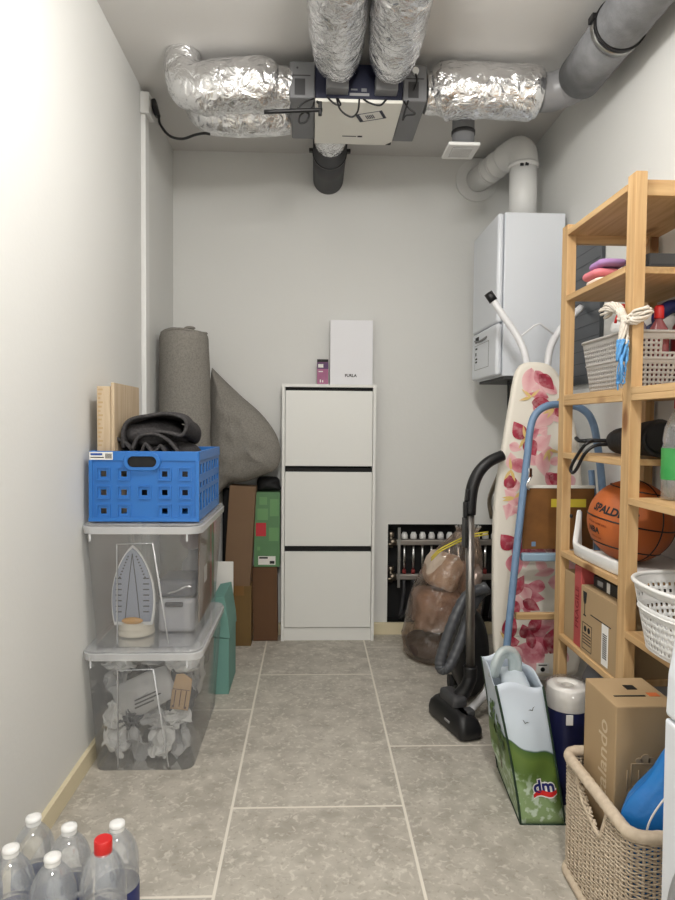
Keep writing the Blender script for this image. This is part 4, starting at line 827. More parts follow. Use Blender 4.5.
# ============================================================ blue step ladder
ld = thing('step_ladder', 'old blue tube step ladder leaning in front of the ironing board', 'ladder', (.9, 2.25, 0))
def yl_(z): return 2.24+.11*z/1.2
fr = [(.662, .0), (.70, .29), (.747, .70), (.785, 1.0), (.80, 1.12), (.822, 1.175), (.868, 1.205), (.93, 1.208), (.99, 1.195), (1.03, 1.15), (1.05, 1.05), (1.068, .85), (1.09, .4), (1.10, .0)]
MB().tube([(x, yl_(z), z+.013) for x, z in fr], .0135, 14, 6).build('front_frame', bluet, ld)
MB().tube([(.690, 2.30, .012), (.722, 2.32, .35), (.765, 2.345, .75), (.795, 2.365, .98)], .0115, 12, 4).build('rear_leg', bluet, ld)
MB().tube([(1.085, 2.30, .012), (1.075, 2.32, .35), (1.055, 2.345, .75), (1.04, 2.365, .98)], .0115, 12, 4).build('rear_leg', bluet, ld)
mb = MB(); mb.rbox((.785, 2.31, .955), (.80, 2.35, .99), .003); mb.tube([(.80, 2.315, .965), (.78, 2.31, .93), (.79, 2.31, .91)], .004, 8, 3); mb.build('hinge_clip', chrome, ld)
MB().rbox((.765, 2.296, .652), (1.058, 2.325, .68), .004).build('blue_step', mat('pale_blue_metal', (150, 176, 196), .4), ld)
pw = mat('worn_plywood', (132, 88, 42), .6, var=.6, vscale=14, alt=(100, 62, 28))
mb = MB(); mb.box((.778, 2.335, .69), (1.04, 2.348, .915)); pp = mb.build('platform', pw, ld)
MB().box((.776, 2.332, .915), (1.042, 2.350, .925)).build('platform_highlight', cream, ld)  # cream strip paints the highlight along the platform's top edge
mb = MB(); mb.box((.88, 2.3338, .845), (1.01, 2.335, .875)); mb.mi = 1; mb.box((.81, 2.3338, .70), (.825, 2.335, .717)); mb.build('tape_strip', [yel, bluet], pp)
MB().tube([(.985, 2.326, .69), (.985, 2.322, .83)], .006, 8).build('bolt_rod', bluet, ld)
MB().rbox((.745, 2.296, .438), (1.07, 2.318, .462), .003).build('wooden_step', WX, ld)

# ============================================================ pine shelving unit
SX0, SX1 = .816, 1.116; FR = [1.19, 1.633, 2.073]
sh = thing('shelving_unit', 'unfinished pine shelving unit along the right wall', 'shelf', (.966, 1.6, 0))
for y in FR:
    for x in (SX0, SX1-.03): MB().box((x, y, 0), (x+.03, y+.044, 1.79)).build('post', WZ, sh, bevel=.0015)
    for z in (1.733, .9, .06): 
        if z == .9 and y != FR[0]: continue
        MB().box((SX0+.03, y+.012, z), (SX1-.03, y+.034, z+.04)).build('rail', WX, sh, bevel=.001)
LV1 = [1.772, 1.562, 1.243, 1.057, .737, .462]; LV2 = [1.243, .96, .612]
def board(y0, y1, z): 
    MB().box((SX0-.001, y0+.002, z-.018), (SX1, y1-.002, z)).build('shelf_board', WY, sh, bevel=.0015)
    mb = MB(); mb.box((SX0-.001, y0+.002, z-.034), (SX0+.018, y1-.002, z-.0182)); mb.build('edge_batten', WY, sh, bevel=.001) if z in (1.243,) else mb.bm.free()
for z in LV1: board(FR[1]+.044, FR[2], z)
for z in LV2: board(FR[0]+.044, FR[1], z)
# ------------------------------ things on the shelves
def cloth(name, lab, x0, x1, y0, y1, z0, z1, m_, seed):
    mb = MB(); zc = (z0+z1)/2; hh = (z1-z0)/2
    def R_(s_, sg): return [(x+.004*NZ.noise(V((x*30, y*30, seed))), y, zc+sg*(hh*(1-(1-s_))*0+hh*(1-s_**6)**.5)*(1+.25*NZ.noise(V((x*14, y*14, seed))))) for x, y in rect_r((x0+x1)/2-(x1-x0)/2*s_, (x0+x1)/2+(x1-x0)/2*s_, (y0+y1)/2-(y1-y0)/2*s_, (y0+y1)/2+(y1-y0)/2*s_, .02*s_+.001)]
    ss = [.02, .4, .75, .9, .97, 1]; mb.rings([R_(s_, -1) for s_ in ss]+[R_(s_, 1) for s_ in ss[::-1][1:]]); return tag(mb.build(name, m_), lab, 'cloth')
Z = 1.563
cloth('folded_cloth', 'pink folded cloth under the lilac one on the upper shelf', .824, .91, 1.875, 1.985, Z+.0185, Z+.046, mat('pink_cloth', (222, 128, 138), .9), 1)
cloth('folded_cloth', 'lilac folded cloth on top of the pink one on the upper shelf', .834, .915, 1.86, 1.965, Z+.0465, Z+.070, mat('lilac_cloth', (170, 132, 184), .9), 2)
cloth('folded_cloth', 'cream folded cloth at the bottom of the pile on the upper shelf', .828, .905, 1.87, 1.965, Z+.0005, Z+.018, mat('peach_cloth', (232, 212, 196), .9), 3)
ty = thing('grey_tray', 'dark grey flat tray on the upper shelf', 'tray', (1.0, 1.75, Z))
MB().rbox((.88, 1.684, Z+.0005), (1.10, 1.835, Z+.006), .002).build('base', dgrey, ty)
mb = MB(); o1, i1 = rect_r(.88, 1.10, 1.684, 1.835, .008), rect_r(.885, 1.095, 1.689, 1.83, .006); mb.rings([[(x, y, Z+.0062) for x, y in o1], [(x, y, Z+.035) for x, y in o1], [(x, y, Z+.035) for x, y in i1], [(x, y, Z+.0062) for x, y in i1]], False, False, False); mb.build('rim', dgrey, ty)
def lattice(name, root, m_, out0, out1, z0, z1, nu, rows, solid_rows, slot=None, th=.0022, hole_every=2):
    """perforated basket wall: loft between two outlines with every other cell left open"""
    n = len(out0); per = [0]
    def at_(o, s_):
        L = [0]
        for i in range(n): L.append(L[-1]+(V(o[(i+1) % n])-V(o[i])).length)
        q = s_*L[-1]
        for i in range(n):
            if L[i+1] >= q: f_ = (q-L[i])/max(1e-9, L[i+1]-L[i]); return V(o[i])*(1-f_)+V(o[(i+1) % n])*f_
        return V(o[0])
    A = [at_(out0, i/nu) for i in range(nu)]; B = [at_(out1, i/nu) for i in range(nu)]; mb = MB()
    g_ = [[mb.v((*(A[i]*(1-j/rows)+B[i]*(j/rows)), z0+(z1-z0)*j/rows)) for i in range(nu)] for j in range(rows+1)]
    for j in range(rows):
        for i in range(nu):
            if j not in solid_rows and i % 2 and j % 2: continue
            if slot and slot(A[i], j): continue
            mb.f([g_[j][i], g_[j][(i+1) % nu], g_[j+1][(i+1) % nu], g_[j+1][i]], True)
    return mb.build(name, m_, root, solid=th)
gp = mat('light_grey_plastic', (176, 172, 168), .5)
gb = thing('grey_basket', 'grey perforated plastic basket of cleaning bottles on the middle shelf', 'basket', (.97, 1.88, 1.244))
o0, o1 = rect_r(.85, 1.085, 1.715, 1.98, .03), rect_r(.833, 1.10, 1.692, 2.005, .035)
lattice('wall', gb, gp, [(a, b) for a, b in o0], [(a, b) for a, b in o1], 1.2465, 1.395, 160, 23, {0, 11, 12, 21, 22}, slot=lambda p, j: 15 <= j <= 19 and p.y < 1.72 and abs(p.x-.97) < .04)
mb = MB(); mb.rings([[(x, y, 1.2445) for x, y in o0], [(x, y, 1.2475) for x, y in o0]]); mb.build('base', gp, gb)
rim = [(x, y, 1.396) for x, y in o1]; mb = MB(); mb.tube(rim+[rim[0]], .0045, 8, cap=False); zz = [V((x0*.5+x1*.5, y0*.5+y1*.5, 1.325)) for (x0, y0), (x1, y1) in zip(o0, o1)]; mb.tube(zz+[zz[0]], .003, 8, cap=False); mb.build('rim', gp, gb)
def spray(lab, x, y, z0, h, r, mb_, mc, trig=False):
    o = thing('cleaning_bottle', lab, 'bottle', (x, y, z0))
    MB().lathe([(r*.9, z0), (r, z0+.006), (r, z0+h*.6), (r*.85, z0+h*.72), (r*.38, z0+h*.82), (r*.38, z0+h*.87)], (x, y, 0), 20).build('body', mb_, o)
    MB().lathe([(r*.45, z0+h*.84), (r*.47, z0+h*.85), (r*.47, z0+h*.97), (r*.36, z0+h)], (x, y, 0), 16).build('cap', mc, o)
    if trig:
        mb = MB(); mb.rbox((x-.05, y-.012, z0+h), (x+.025, y+.012, z0+h+.022), .005); mb.tube([(x-.03, y, z0+h), (x-.038, y, z0+h-.03)], .004, 8); mb.build('trigger', mc, o)
        MB().box((x-r-.001, y-.02, z0+h*.5), (x-r+.002, y+.02, z0+h*.6)).build('label', paper, o)
    return o
pur = mat('blue_violet_plastic', (62, 62, 140), .35); nv = mat('navy_cap', (26, 36, 92), .4)
spray('blue violet spray bottle with red trigger at the rear of the grey basket', .888, 1.80, 1.248, .215, .028, pur, red, True)
spray('clear grey bottle with navy cap at the near end of the grey basket', .885, 1.745, 1.248, .235, .026, mat('grey_liquid', (116, 110, 118), .2), nv)
spray('reddish bottle with red cap beside the navy capped one', .945, 1.745, 1.248, .225, .027, mat('rosy_liquid', (150, 84, 88), .2), red)
spray('dark bottle with a red and white label at the right of the grey basket', 1.01, 1.74, 1.248, .235, .03, mat('maroon_plastic', (120, 40, 44), .35), black)
wp = thing('steam_cleaner', 'white and navy plastic appliance lying on top of the cleaning bottles', 'appliance', (.99, 1.79, 1.48))
mb = MB(); mb.sph((.985, 1.89, 1.435), (.10, .085, .055)); mb.build('white_shell', wplastic, wp); MB().tube([(.93, 1.84, 1.36), (.97, 1.825, 1.44), (1.02, 1.82, 1.485), (1.075, 1.83, 1.47), (1.085, 1.86, 1.40)], .02, 12, 5).build('navy_handle', nv, wp)
# knotted cloth on the post
kc = thing('knotted_mop', 'white cotton cloth with blue cords knotted around the front post', 'cloth', (.83, 1.62, 1.4))
def rag(p, r, s, a): return r*(1+.3*ridged(p, 55)+.12*math.sin(a*5+s*9))
def strands(mb, pts, R_, r, n, tw=5, seed=0):
    P, _ = catmull([V(p) for p in pts], [1]*len(pts), 6); rr = random.Random(seed)
    for k in range(n):
        ph = 2*PI*k/n+rr.uniform(-.4, .4); Q = []
        for i, p in enumerate(P):
            a = ph+tw*i/len(P); t_ = (P[min(i+1, len(P)-1)]-P[max(i-1, 0)]).normalized(); u_ = t_.orthogonal().normalized(); w_ = t_.cross(u_); rad = (R_[0]+(R_[1]-R_[0])*i/(len(P)-1))*rr.uniform(.85, 1.1)
            Q.append(p+u_*math.cos(a)*rad+w_*math.sin(a)*rad)
        mb.tube(Q, r, 6)
    return mb
cream_cloth2 = mat('grubby_cotton', (214, 206, 194), .95, bump=.6, bscale=160, var=.5, vscale=40, alt=(184, 174, 162))
mb = MB(); strands(mb, [(.799, 1.66, 1.425), (.802, 1.635, 1.415), (.81, 1.622, 1.41), (.83, 1.621, 1.418), (.852, 1.623, 1.432), (.86, 1.64, 1.438)], (.009, .008), .0034, 8, 5, 1); strands(mb, [(.80, 1.65, 1.395), (.802, 1.632, 1.412), (.815, 1.621, 1.43), (.85, 1.62, 1.443)], (.007, .005), .003, 6, 4, 2)
mb.build('wrap', cream_cloth2, kc)
mb = MB(); strands(mb, [(.80, 1.645, 1.415), (.796, 1.665, 1.445), (.792, 1.70, 1.458), (.79, 1.735, 1.448)], (.007, .015), .0038, 11, 3, 3); strands(mb, [(.80, 1.64, 1.425), (.796, 1.636, 1.395), (.794, 1.634, 1.37), (.793, 1.632, 1.35)], (.006, .012), .0036, 10, 2, 4); mb.build('tassel', cream_cloth2, kc)
bl = mat('blue_cord', (86, 150, 208), .8, var=.4, vscale=60, alt=(120, 180, 224))
mb = MB(); strands(mb, [(.792, 1.631, 1.362), (.79, 1.63, 1.345), (.79, 1.63, 1.325), (.79, 1.63, 1.31)], (.012, .012), .0034, 13, 1.5, 6)
rn = random.Random(5)
for i in range(9):
    a = rn.uniform(0, 6.28); x, y = .79+.008*math.cos(a), 1.63+.010*math.sin(a); L = rn.choice((.05, .07, .085, .04))
    mb.tube([(x, y, 1.325), (x-.004, y+rn.uniform(-.02, .02), 1.325-L*.5), (x, y+rn.uniform(-.015, .015), 1.325-L), (x, y+rn.uniform(.008, .02), 1.325-L*.98), (x, y+.01, 1.325-L*.6)], .0016, 6, 5)
mb.build('cord_fringe', bl, kc)
# black zip bag with loop
zb = thing('black_bag', 'black cylindrical fabric case with wrist strap on the shelf above the basketball', 'case', (.95, 1.8, 1.058))
MB().tube([(.90, 1.90, 1.098), (.90, 1.89, 1.10), (.902, 1.86, 1.10), (.905, 1.80, 1.104), (.91, 1.72, 1.110), (.912, 1.66, 1.112), (.912, 1.652, 1.112)], [.012, .028, .037, .042, .048, .05, .035], 28, 5, fn=lambda p, r, s, a: r*(1+.07*NZ.noise(p*25))).build('case', bk, zb)
mb = MB(); mb.tube([(.90, 1.895, 1.095), (.85, 1.90, 1.10), (.815, 1.885, 1.092), (.805, 1.90, 1.075), (.800, 1.95, 1.03), (.800, 1.965, 1.008), (.800, 1.95, 1.0), (.800, 1.92, 1.015), (.805, 1.88, 1.06), (.83, 1.87, 1.085), (.88, 1.875, 1.09)], .005, 8, 6); mb.tube([(.88, 1.89, 1.10), (.83, 1.90, 1.10), (.812, 1.93, 1.098), (.81, 1.955, 1.106)], .006, 8, 5); mb.build('strap', black, zb)
# basketball
bc = V((.938, 1.858, .866)); br = .12
bb_ = thing('basketball', 'orange basketball resting in the white tray on the shelf', 'ball', (bc.x, bc.y, bc.z-br))
MB().sph(bc, br, 64, 40).build('skin', mat('basketball_leather', (186, 98, 42), .5, bump=.35, bscale=420, var=.4, vscale=8, alt=(164, 80, 32)), bb_)
BR = MX.Rotation(R(10), 3, V((.45, .89, 0))) @ MX.Rotation(R(16), 3, 'Z')
mb = MB(); NS = 90
def sm(fn): pts = [bc+(BR @ V(fn(2*PI*i/NS)).normalized())*(br+.0003) for i in range(NS)]; mb.tube(pts+[pts[0]], .0022, 6, cap=False)
sm(lambda a: (math.cos(a), math.sin(a), 0)); sm(lambda a: (0, math.cos(a), math.sin(a)))
sm(lambda a: (.62+.16*math.cos(2*a), .78*math.cos(a), .78*math.sin(a)))
for la in (-38, 52): sm(lambda a, la=la: (math.cos(a)*math.cos(R(la)), math.sin(a)*math.cos(R(la)), math.sin(R(la))))
mb.build('seam', black, bb_)
vd = (V((-.83, -.56, .0))).normalized()
def on_ball(u0, v0):
    r_x = V((vd.y, -vd.x, 0)).normalized()*-1; r_x = V((-vd.y, vd.x, 0)).normalized(); r_x = r_x if r_x.dot(V((1, -1, 0))) > 0 else -r_x
    cr_, sr_ = math.cos(R(-10)), math.sin(R(-10))
    def fn(co):
        X_, Y_ = u0+co.x, v0+co.y; lon = (X_*cr_-Y_*sr_)/br; lat = (X_*sr_+Y_*cr_)/br
        d = (vd*math.cos(lon)+r_x*math.sin(lon))*math.cos(lat)+V((0, 0, 1))*math.sin(lat); return bc+d*(br+.0009)
    return fn
mb = MB(); mb.text('SPALDING', .031, None, .0014, .15, fn=on_ball(.004, .036)); mb.build('lettering', ink, bb_)
mb = MB(); mb.text('NBA', .024, None, .0010, 0, fn=on_ball(-.05, -.03)); 
mb.build('lettering', ink, bb_)
mb = MB(); mb.text('OFFICIAL GAME BALL', .008, None, .0002, .1, fn=on_ball(-.04, -.009)); mb.text('OFFICIAL SIZE', .007, None, .0002, .1, fn=on_ball(-.042, -.052)); mb.build('small_lettering', mat('brown_print', (110, 44, 22), .7), bb_)
# white curved plastic tray / guard
wg = thing('white_tray', 'curved white plastic tray holding the basketball', 'tray', (.95, 1.85, .738))
ctr = [(.86, 2.035), (.835, 2.00), (.828, 1.93), (.829, 1.85), (.83, 1.75), (.835, 1.70)]
cp, _ = catmull([V((x, y, 0)) for x, y in ctr], [0]*len(ctr), 6); mb = MB(); rr_ = []
for i, p in enumerate(cp):
    s_ = i/(len(cp)-1); h = .038+.10*max(0, 1-s_*5)**1.5; rr_.append([(p.x-.004, p.y, .7385), (p.x+.012, p.y, .7385), (p.x+.008, p.y, .7385+h), (p.x-.010, p.y, .7385+h)])
mb.rings(rr_); mb.build('front_wall', wplastic, wg, bevel=.004)
mb = MB(); mb.rings([[(x, y, .7385) for x, y in rect_r(.843, 1.09, 1.70, 2.02, .06)], [(x, y, .7445) for x, y in rect_r(.843, 1.09, 1.70, 2.02, .06)]]); mb.build('floor_plate', wplastic, wg)
MB().rbox((1.08, 1.70, .745), (1.10, 2.0, .80), .006).build('rear_wall', wplastic, wg)
MB().cyl((.8235, 2.018, .857), (.829, 2.018, .857), .006).build('screw_hole', black, wg)
# shelf at .462 : cartons
Z = .4625
o = thing('fragile_box', 'brown carton with red fragile tape at the far end of the low shelf', 'box', (.95, 2.0, Z))
MB().box((.83, 1.985, Z), (1.07, 2.067, Z+.215)).build('carton', cardt, o, bevel=.002)
o = thing('red_box', 'red carton lettered FRAGILE standing between two brown cartons', 'box', (.95, 1.95, Z))
MB().box((.826, 1.93, Z), (1.07, 1.98, Z+.25)).build('carton', redc, o, bevel=.002)
MB().text('FRAGILE', .035, FXV(.8254, 1.955, Z+.12), .0006).build('lettering', mat('dark_red_print', (130, 30, 34), .6), o)
o = thing('shipping_box', 'brown carton with glass symbol and barcode at the near end of the low shelf', 'box', (.95, 1.8, Z))
MB().box((.822, 1.684, Z), (1.06, 1.92, Z+.20)).build('carton', cardt, o, bevel=.002)
mb = MB(); X_ = .8216
def fx(y0, z0, y1, z1): mb.box((X_, min(y0, y1), Z+z0), (X_+.0008, max(y0, y1), Z+z1))
mb.prism([(X_, 1.905, Z+.185), (X_, 1.877, Z+.185), (X_, 1.882, Z+.155), (X_, 1.889, Z+.147), (X_, 1.893, Z+.147), (X_, 1.90, Z+.155)], (.0008, 0, 0)); fx(1.893, .115, 1.889, .15); fx(1.90, .112, 1.882, .116)
for a in ((1.905, .09, 1.84, .092), (1.905, .012, 1.84, .014), (1.905, .012, 1.903, .092), (1.842, .012, 1.84, .092)): fx(*a)
mb.cyl((X_, 1.885, Z+.075), (X_+.001, 1.885, Z+.075), .009, seg=14); mb.cyl((X_, 1.86, Z+.075), (X_+.001, 1.86, Z+.075), .009, seg=14)
for i in range(4): fx(1.90, .03+i*.009, 1.846, .033+i*.009)
fx(1.85, .125, 1.72, .128); mb.build('print', ink, o)
mb = MB(); mb.box((.8213, 1.735, Z+.01), (.8222, 1.775, Z+.125)); mb.mi = 1
for i in range(12): mb.box((.8209, 1.742, Z+.03+i*.006), (.8216, 1.768, Z+.033+i*.006))
mb.build('barcode_label', [paper, ink], o)
o = thing('black_box', 'black flat box with white label lying on the brown shipping carton', 'box', (.95, 1.8, Z+.2))
MB().box((.85, 1.70, Z+.2005), (1.05, 1.90, Z+.234)).build('carton', mat('black_card', (26, 26, 28), .5), o, bevel=.002)
mb = MB(); mb.box((.8494, 1.79, Z+.203), (.8502, 1.81, Z+.232)); mb.mi = 1; mb.box((.8494, 1.835, Z+.21), (.8502, 1.87, Z+.225)); mb.build('label', [paper, inkg], o)
# floor under the shelf
o = thing('grey_canister', 'grey plastic canister on the floor under the low shelf', 'canister', (.9, 1.98, 0)); MB().lathe([(.05, .001), (.055, .006), (.055, .34), (.04, .375), (.02, .38), (.02, .40)], (.925, 2.0, 0)).build('body', mat('slate_grey', (118, 120, 126), .5), o); MB().lathe([(.024, .401), (.024, .425), (.02, .428)], (.925, 2.0, 0), 18).build('cap', dgrey, o)
o = thing('teal_bottle', 'dark teal bottle on the floor under the low shelf', 'bottle', (.91, 1.88, 0)); MB().lathe([(.045, .001), (.05, .006), (.05, .31), (.03, .36), (.018, .37)], (.91, 1.88, 0)).build('body', mat('dark_teal', (36, 72, 92), .4), o); MB().lathe([(.021, .371), (.021, .40), (.018, .404)], (.91, 1.88, 0), 18).build('cap', black, o)
# near section: bottle, white basket
o = thing('drink_bottle', 'clear bottle with green label and red cap on the near shelf', 'bottle', (.872, 1.575, .9605))
pr = [(.03, .9607), (.042, .965), (.043, 1.03), (.040, 1.04), (.043, 1.05), (.043, 1.09), (.040, 1.10), (.042, 1.11), (.038, 1.14), (.026, 1.17), (.015, 1.185), (.014, 1.198)]
MB().lathe(pr, (.916, 1.572, 0), 32, True, False).build('body', pet, o); MB().lathe([(.0436, 1.012), (.0438, 1.016), (.0438, 1.086), (.0436, 1.09)], (.916, 1.572, 0), 32, False, False).build('label', mat('green_label', (52, 146, 74), .5, var=.3, vscale=20, alt=(110, 180, 110)), o)
MB().lathe([(.017, 1.188), (.0175, 1.19), (.0175, 1.208), (.016, 1.211)], (.916, 1.572, 0), 20).build('cap', red, o)
wb = thing('white_basket', 'white perforated oval plastic basket on the near shelf', 'basket', (.95, 1.45, .613))
def oval(x0, x1, y0, y1, n=72): return [((x0+x1)/2+(x1-x0)/2*math.copysign(abs(math.cos(a))**.75, math.cos(a)), (y0+y1)/2+(y1-y0)/2*math.copysign(abs(math.sin(a))**.75, math.sin(a))) for a in [2*PI*i/n for i in range(n)]]
o0, o1 = oval(.80, 1.07, 1.325, 1.575), oval(.772, 1.09, 1.29, 1.605)
lattice('wall', wb, wplastic, o0, o1, .617, .772, 132, 19, {0, 11, 12, 17, 18}, slot=lambda p, j: 13 <= j <= 16 and p.x < .90 and abs(p.y-1.45) < .075)
mb = MB(); mb.rings([[(x, y, .6135) for x, y in o0], [(x, y, .6175) for x, y in o0]]); mb.build('base', wplastic, wb)
rim = [(x, y, .773) for x, y in o1]; mb = MB(); mb.tube(rim+[rim[0]], .0055, 8, cap=False); zz = [V((x0*.4+x1*.6, y0*.4+y1*.6, .711)) for (x0, y0), (x1, y1) in zip(o0, o1)]; mb.tube(zz+[zz[0]], .0028, 8, cap=False); mb.build('rim', wplastic, wb)

# ============================================================ carrier bag
def bag_mat():
    M = bpy.data.materials.new('printed_bag'); M.use_nodes = True; nt = M.node_tree; b = nt.nodes['Principled BSDF']; L = nt.links.new; b.inputs['Roughness'].default_value = .45
    tc = nn(nt, 'ShaderNodeTexCoord'); sx = nn(nt, 'ShaderNodeSeparateXYZ'); L(tc.outputs['Object'], sx.inputs[0])
    n1 = nn(nt, 'ShaderNodeTexNoise'); n1.inputs['Scale'].default_value = 5; n1.inputs['Detail'].default_value = 2; L(tc.outputs['Object'], n1.inputs[0])
    h = nn(nt, 'ShaderNodeMath', operation='MULTIPLY_ADD'); L(n1.outputs[0], h.inputs[0]); h.inputs[1].default_value = -.16; L(sx.outputs[2], h.inputs[2])
    h2 = nn(nt, 'ShaderNodeMath', operation='MULTIPLY_ADD'); L(sx.outputs[0], h2.inputs[0]); h2.inputs[1].default_value = .55; L(h.outputs[0], h2.inputs[2])
    r = nn(nt, 'ShaderNodeValToRGB'); e = r.color_ramp.elements; e[0].position = 0; e[0].color = (*s2l((136, 160, 112)), 1); e[1].position = 1; e[1].color = (*s2l((206, 216, 228)), 1)
    for p, c in ((.05, (110, 136, 80)), (.12, (84, 110, 48)), (.28, (98, 122, 54)), (.375, (74, 104, 48)), (.382, (58, 92, 74)), (.398, (200, 212, 222))):
        q = e.new(p); q.color = (*s2l(c), 1)
    mr = nn(nt, 'ShaderNodeMapRange'); mr.inputs[1].default_value = -.12; mr.inputs[2].default_value = .18; L(h2.outputs[0], mr.inputs[0]); L(mr.outputs[0], r.inputs[0])
    n2 = nn(nt, 'ShaderNodeTexNoise'); n2.inputs['Scale'].default_value = 45; n2.inputs['Detail'].default_value = 4; L(tc.outputs['Object'], n2.inputs[0])
    mm = nn(nt, 'ShaderNodeMapRange'); mm.inputs[1].default_value = .5; mm.inputs[2].default_value = .6; mm.inputs[4].default_value = 1; L(n2.outputs[0], mm.inputs[0])
    lo = nn(nt, 'ShaderNodeMapRange'); lo.inputs[1].default_value = -.075; lo.inputs[2].default_value = -.11; lo.inputs[3].default_value = 0; lo.inputs[4].default_value = .75; L(h2.outputs[0], lo.inputs[0])
    mu = nn(nt, 'ShaderNodeMath', operation='MULTIPLY'); L(mm.outputs[0], mu.inputs[0]); L(lo.outputs[0], mu.inputs[1])
    mx = nn(nt, 'ShaderNodeMix', data_type='RGBA'); L(mu.outputs[0], mx.inputs[0]); L(r.outputs[0], mx.inputs[6]); mx.inputs[7].default_value = (*s2l((206, 220, 206)), 1); L(mx.outputs[2], b.inputs['Base Color'])
    return M
dm = thing('carrier_bag', 'white and green reusable shopping bag printed dm standing on the floor', 'shopping bag', (.64, 1.95, .13))
bm_ = bag_mat()
def bag_ring(z):
    s_ = z/.385; fl = V((.606-.066*s_**1.3, 1.79+.045*s_)); frr = V((.735-.052*s_, 1.785+.06*s_)); bl_ = V((.630-.062*s_, 2.10+.0*s_)); brr = V((.690-.0*s_, 2.10)); out = []
    for a, b, n in ((fl, frr, 10), (frr, brr, 12), (brr, bl_, 10), (bl_, fl, 12)):
        nd = V((b.y-a.y, a.x-b.x)).normalized()
        for i in range(n):
            p = a.lerp(b, i/n); k = math.sin(PI*i/n)*.018*math.sin(PI*min(1, s_*1.1))*(1+1.2*NZ.noise(V((p.x*14, p.y*14, z*9))))
            out.append((p.x+nd.x*k, p.y+nd.y*k, z+.010*s_**5*math.sin(len(out)*.55)))
    return out
BG = [bag_ring(.385*i/20+.001) for i in range(21)]
mb = MB(); mb.rings(BG, True, False); mb.build('bag', bm_, dm, solid=.0015)
pip = mat('dark_green_piping', (28, 52, 36), .6)
for k in (0, 10, 22, 32): MB().tube([r[k] for r in BG], .0035, 6).build('piping', pip, dm)
mb = MB(); mb.tube([BG[0][i] for i in range(0, 11)], .003, 6); mb.tube([BG[0][i] for i in list(range(32, 44))+[0]], .003, 6); mb.build('base_piping', pip, dm)
mb = MB(); mb.tube([(.572, 1.97, .36), (.582, 1.972, .40), (.60, 1.98, .428), (.625, 1.985, .43), (.642, 1.985, .41), (.645, 1.985, .36)], [.022, .024, .024, .023, .022, .022], 14, 6, fn=lambda p, r, s, a: r*(.16+.84*abs(math.cos(a)))); mb.build('carry_strap', clear('milky_strap', (.85, .9, .9), .6, (.62, .70, .70), .06, .3), dm)
mb = MB(); mb.sph((.635, 1.97, .345), (.04, .10, .03), 24, 14, lambda p, d: 1+.3*NZ.noise(p*25)); mb.build('inner_fold', mat('pale_lining', (196, 206, 214), .6), dm)
def on_bag(u, z, off=.0025):
    s_ = z/.385; fl = V((.606-.066*s_**1.3, 1.79+.045*s_)); frr = V((.735-.052*s_, 1.785+.06*s_)); p = fl.lerp(frr, u); i = u*10
    k = math.sin(PI*i/10)*.018*math.sin(PI*min(1, s_*1.1))*(1+1.2*NZ.noise(V((p.x*14, p.y*14, z*9)))); return V((p.x, p.y-k-off, z))
mb = MB()
def tb_(co, u0, z0, off): return on_bag(u0+co.x/.128, z0+co.y, off)
mb.mi = 0; mb.text('dm', .05, None, .0045, .0, fn=lambda c: tb_(c, .62, .108, .0035)); mb.mi = 1; mb.text('dm', .05, None, .0016, 0, fn=lambda c: tb_(c, .62, .108, .0045))
for mi, gx, off in ((0, .004, .0038), (2, 0, .0048)):
    mb.mi = mi; top, bot = [], []
    for i in range(13):
        s_ = i/12; x = -.034+.07*s_; y = -.024+.012*s_+.005*math.sin(2*PI*s_); w_ = .005+.002*math.sin(PI*s_)+gx; top.append(tb_(V((x, y+w_, 0)), .62, .108, off)); bot.append(tb_(V((x, y-w_, 0)), .62, .108, off))
    for i in range(12): mb.poly([bot[i], bot[i+1], top[i+1], top[i]])
mb.build('logo', [paper, mat('navy_print', (24, 30, 100), .5), mat('red_print', (206, 36, 34), .5)], dm)
for u_, z, tl in ((.66, .318, .35), (.44, .288, -.5)):
    mb = MB(); q = [(-.011, .004), (-.005, .0035), (0, 0), (.005, .0045), (.012, .005), (.005, .0022), (0, -.0025), (-.005, .001)]
    mb.poly([on_bag(u_+(a*math.cos(tl)-b*math.sin(tl))/.14, z+a*math.sin(tl)+b*math.cos(tl), .003) for a, b in q]); mb.build('bird_print', dgrey, dm)
mb = MB(); rn = random.Random(11)   # tree printed on the gusset
def on_gus(v_, z, off=.003):
    s_ = z/.385; fl = V((.606-.066*s_**1.3, 1.79+.045*s_)); b2 = V((.630-.062*s_, 2.10)); p = fl.lerp(b2, v_); k = math.sin(PI*v_)*.018*math.sin(PI*min(1, s_*1.1))*(1+1.2*NZ.noise(V((p.x*14, p.y*14, z*9))))
    return V((p.x-k-off, p.y, z))
for i in range(60):
    a = rn.uniform(0, 6.28); rr = rn.uniform(0, 1)**.6; v_ = .35+.26*rr*math.cos(a); z = .24+.065*rr*math.sin(a); q = rn.uniform(.006, .014); mb.mi = rn.randrange(2)
    mb.poly([on_gus(v_+q*math.cos(t_)*3, z+q*math.sin(t_), .003+.0001*(i % 9)) for t_ in [k*2*PI/7 for k in range(7)]])
mb.mi = 2; mb.poly([on_gus(.36, .10), on_gus(.40, .10), on_gus(.385, .20), on_gus(.37, .20)])
mb.build('tree_print', [mat('leaf_green', (92, 122, 64), .6), mat('leaf_dark', (58, 88, 48), .6), mat('trunk_brown', (86, 60, 44), .7)], dm, recalc=False)

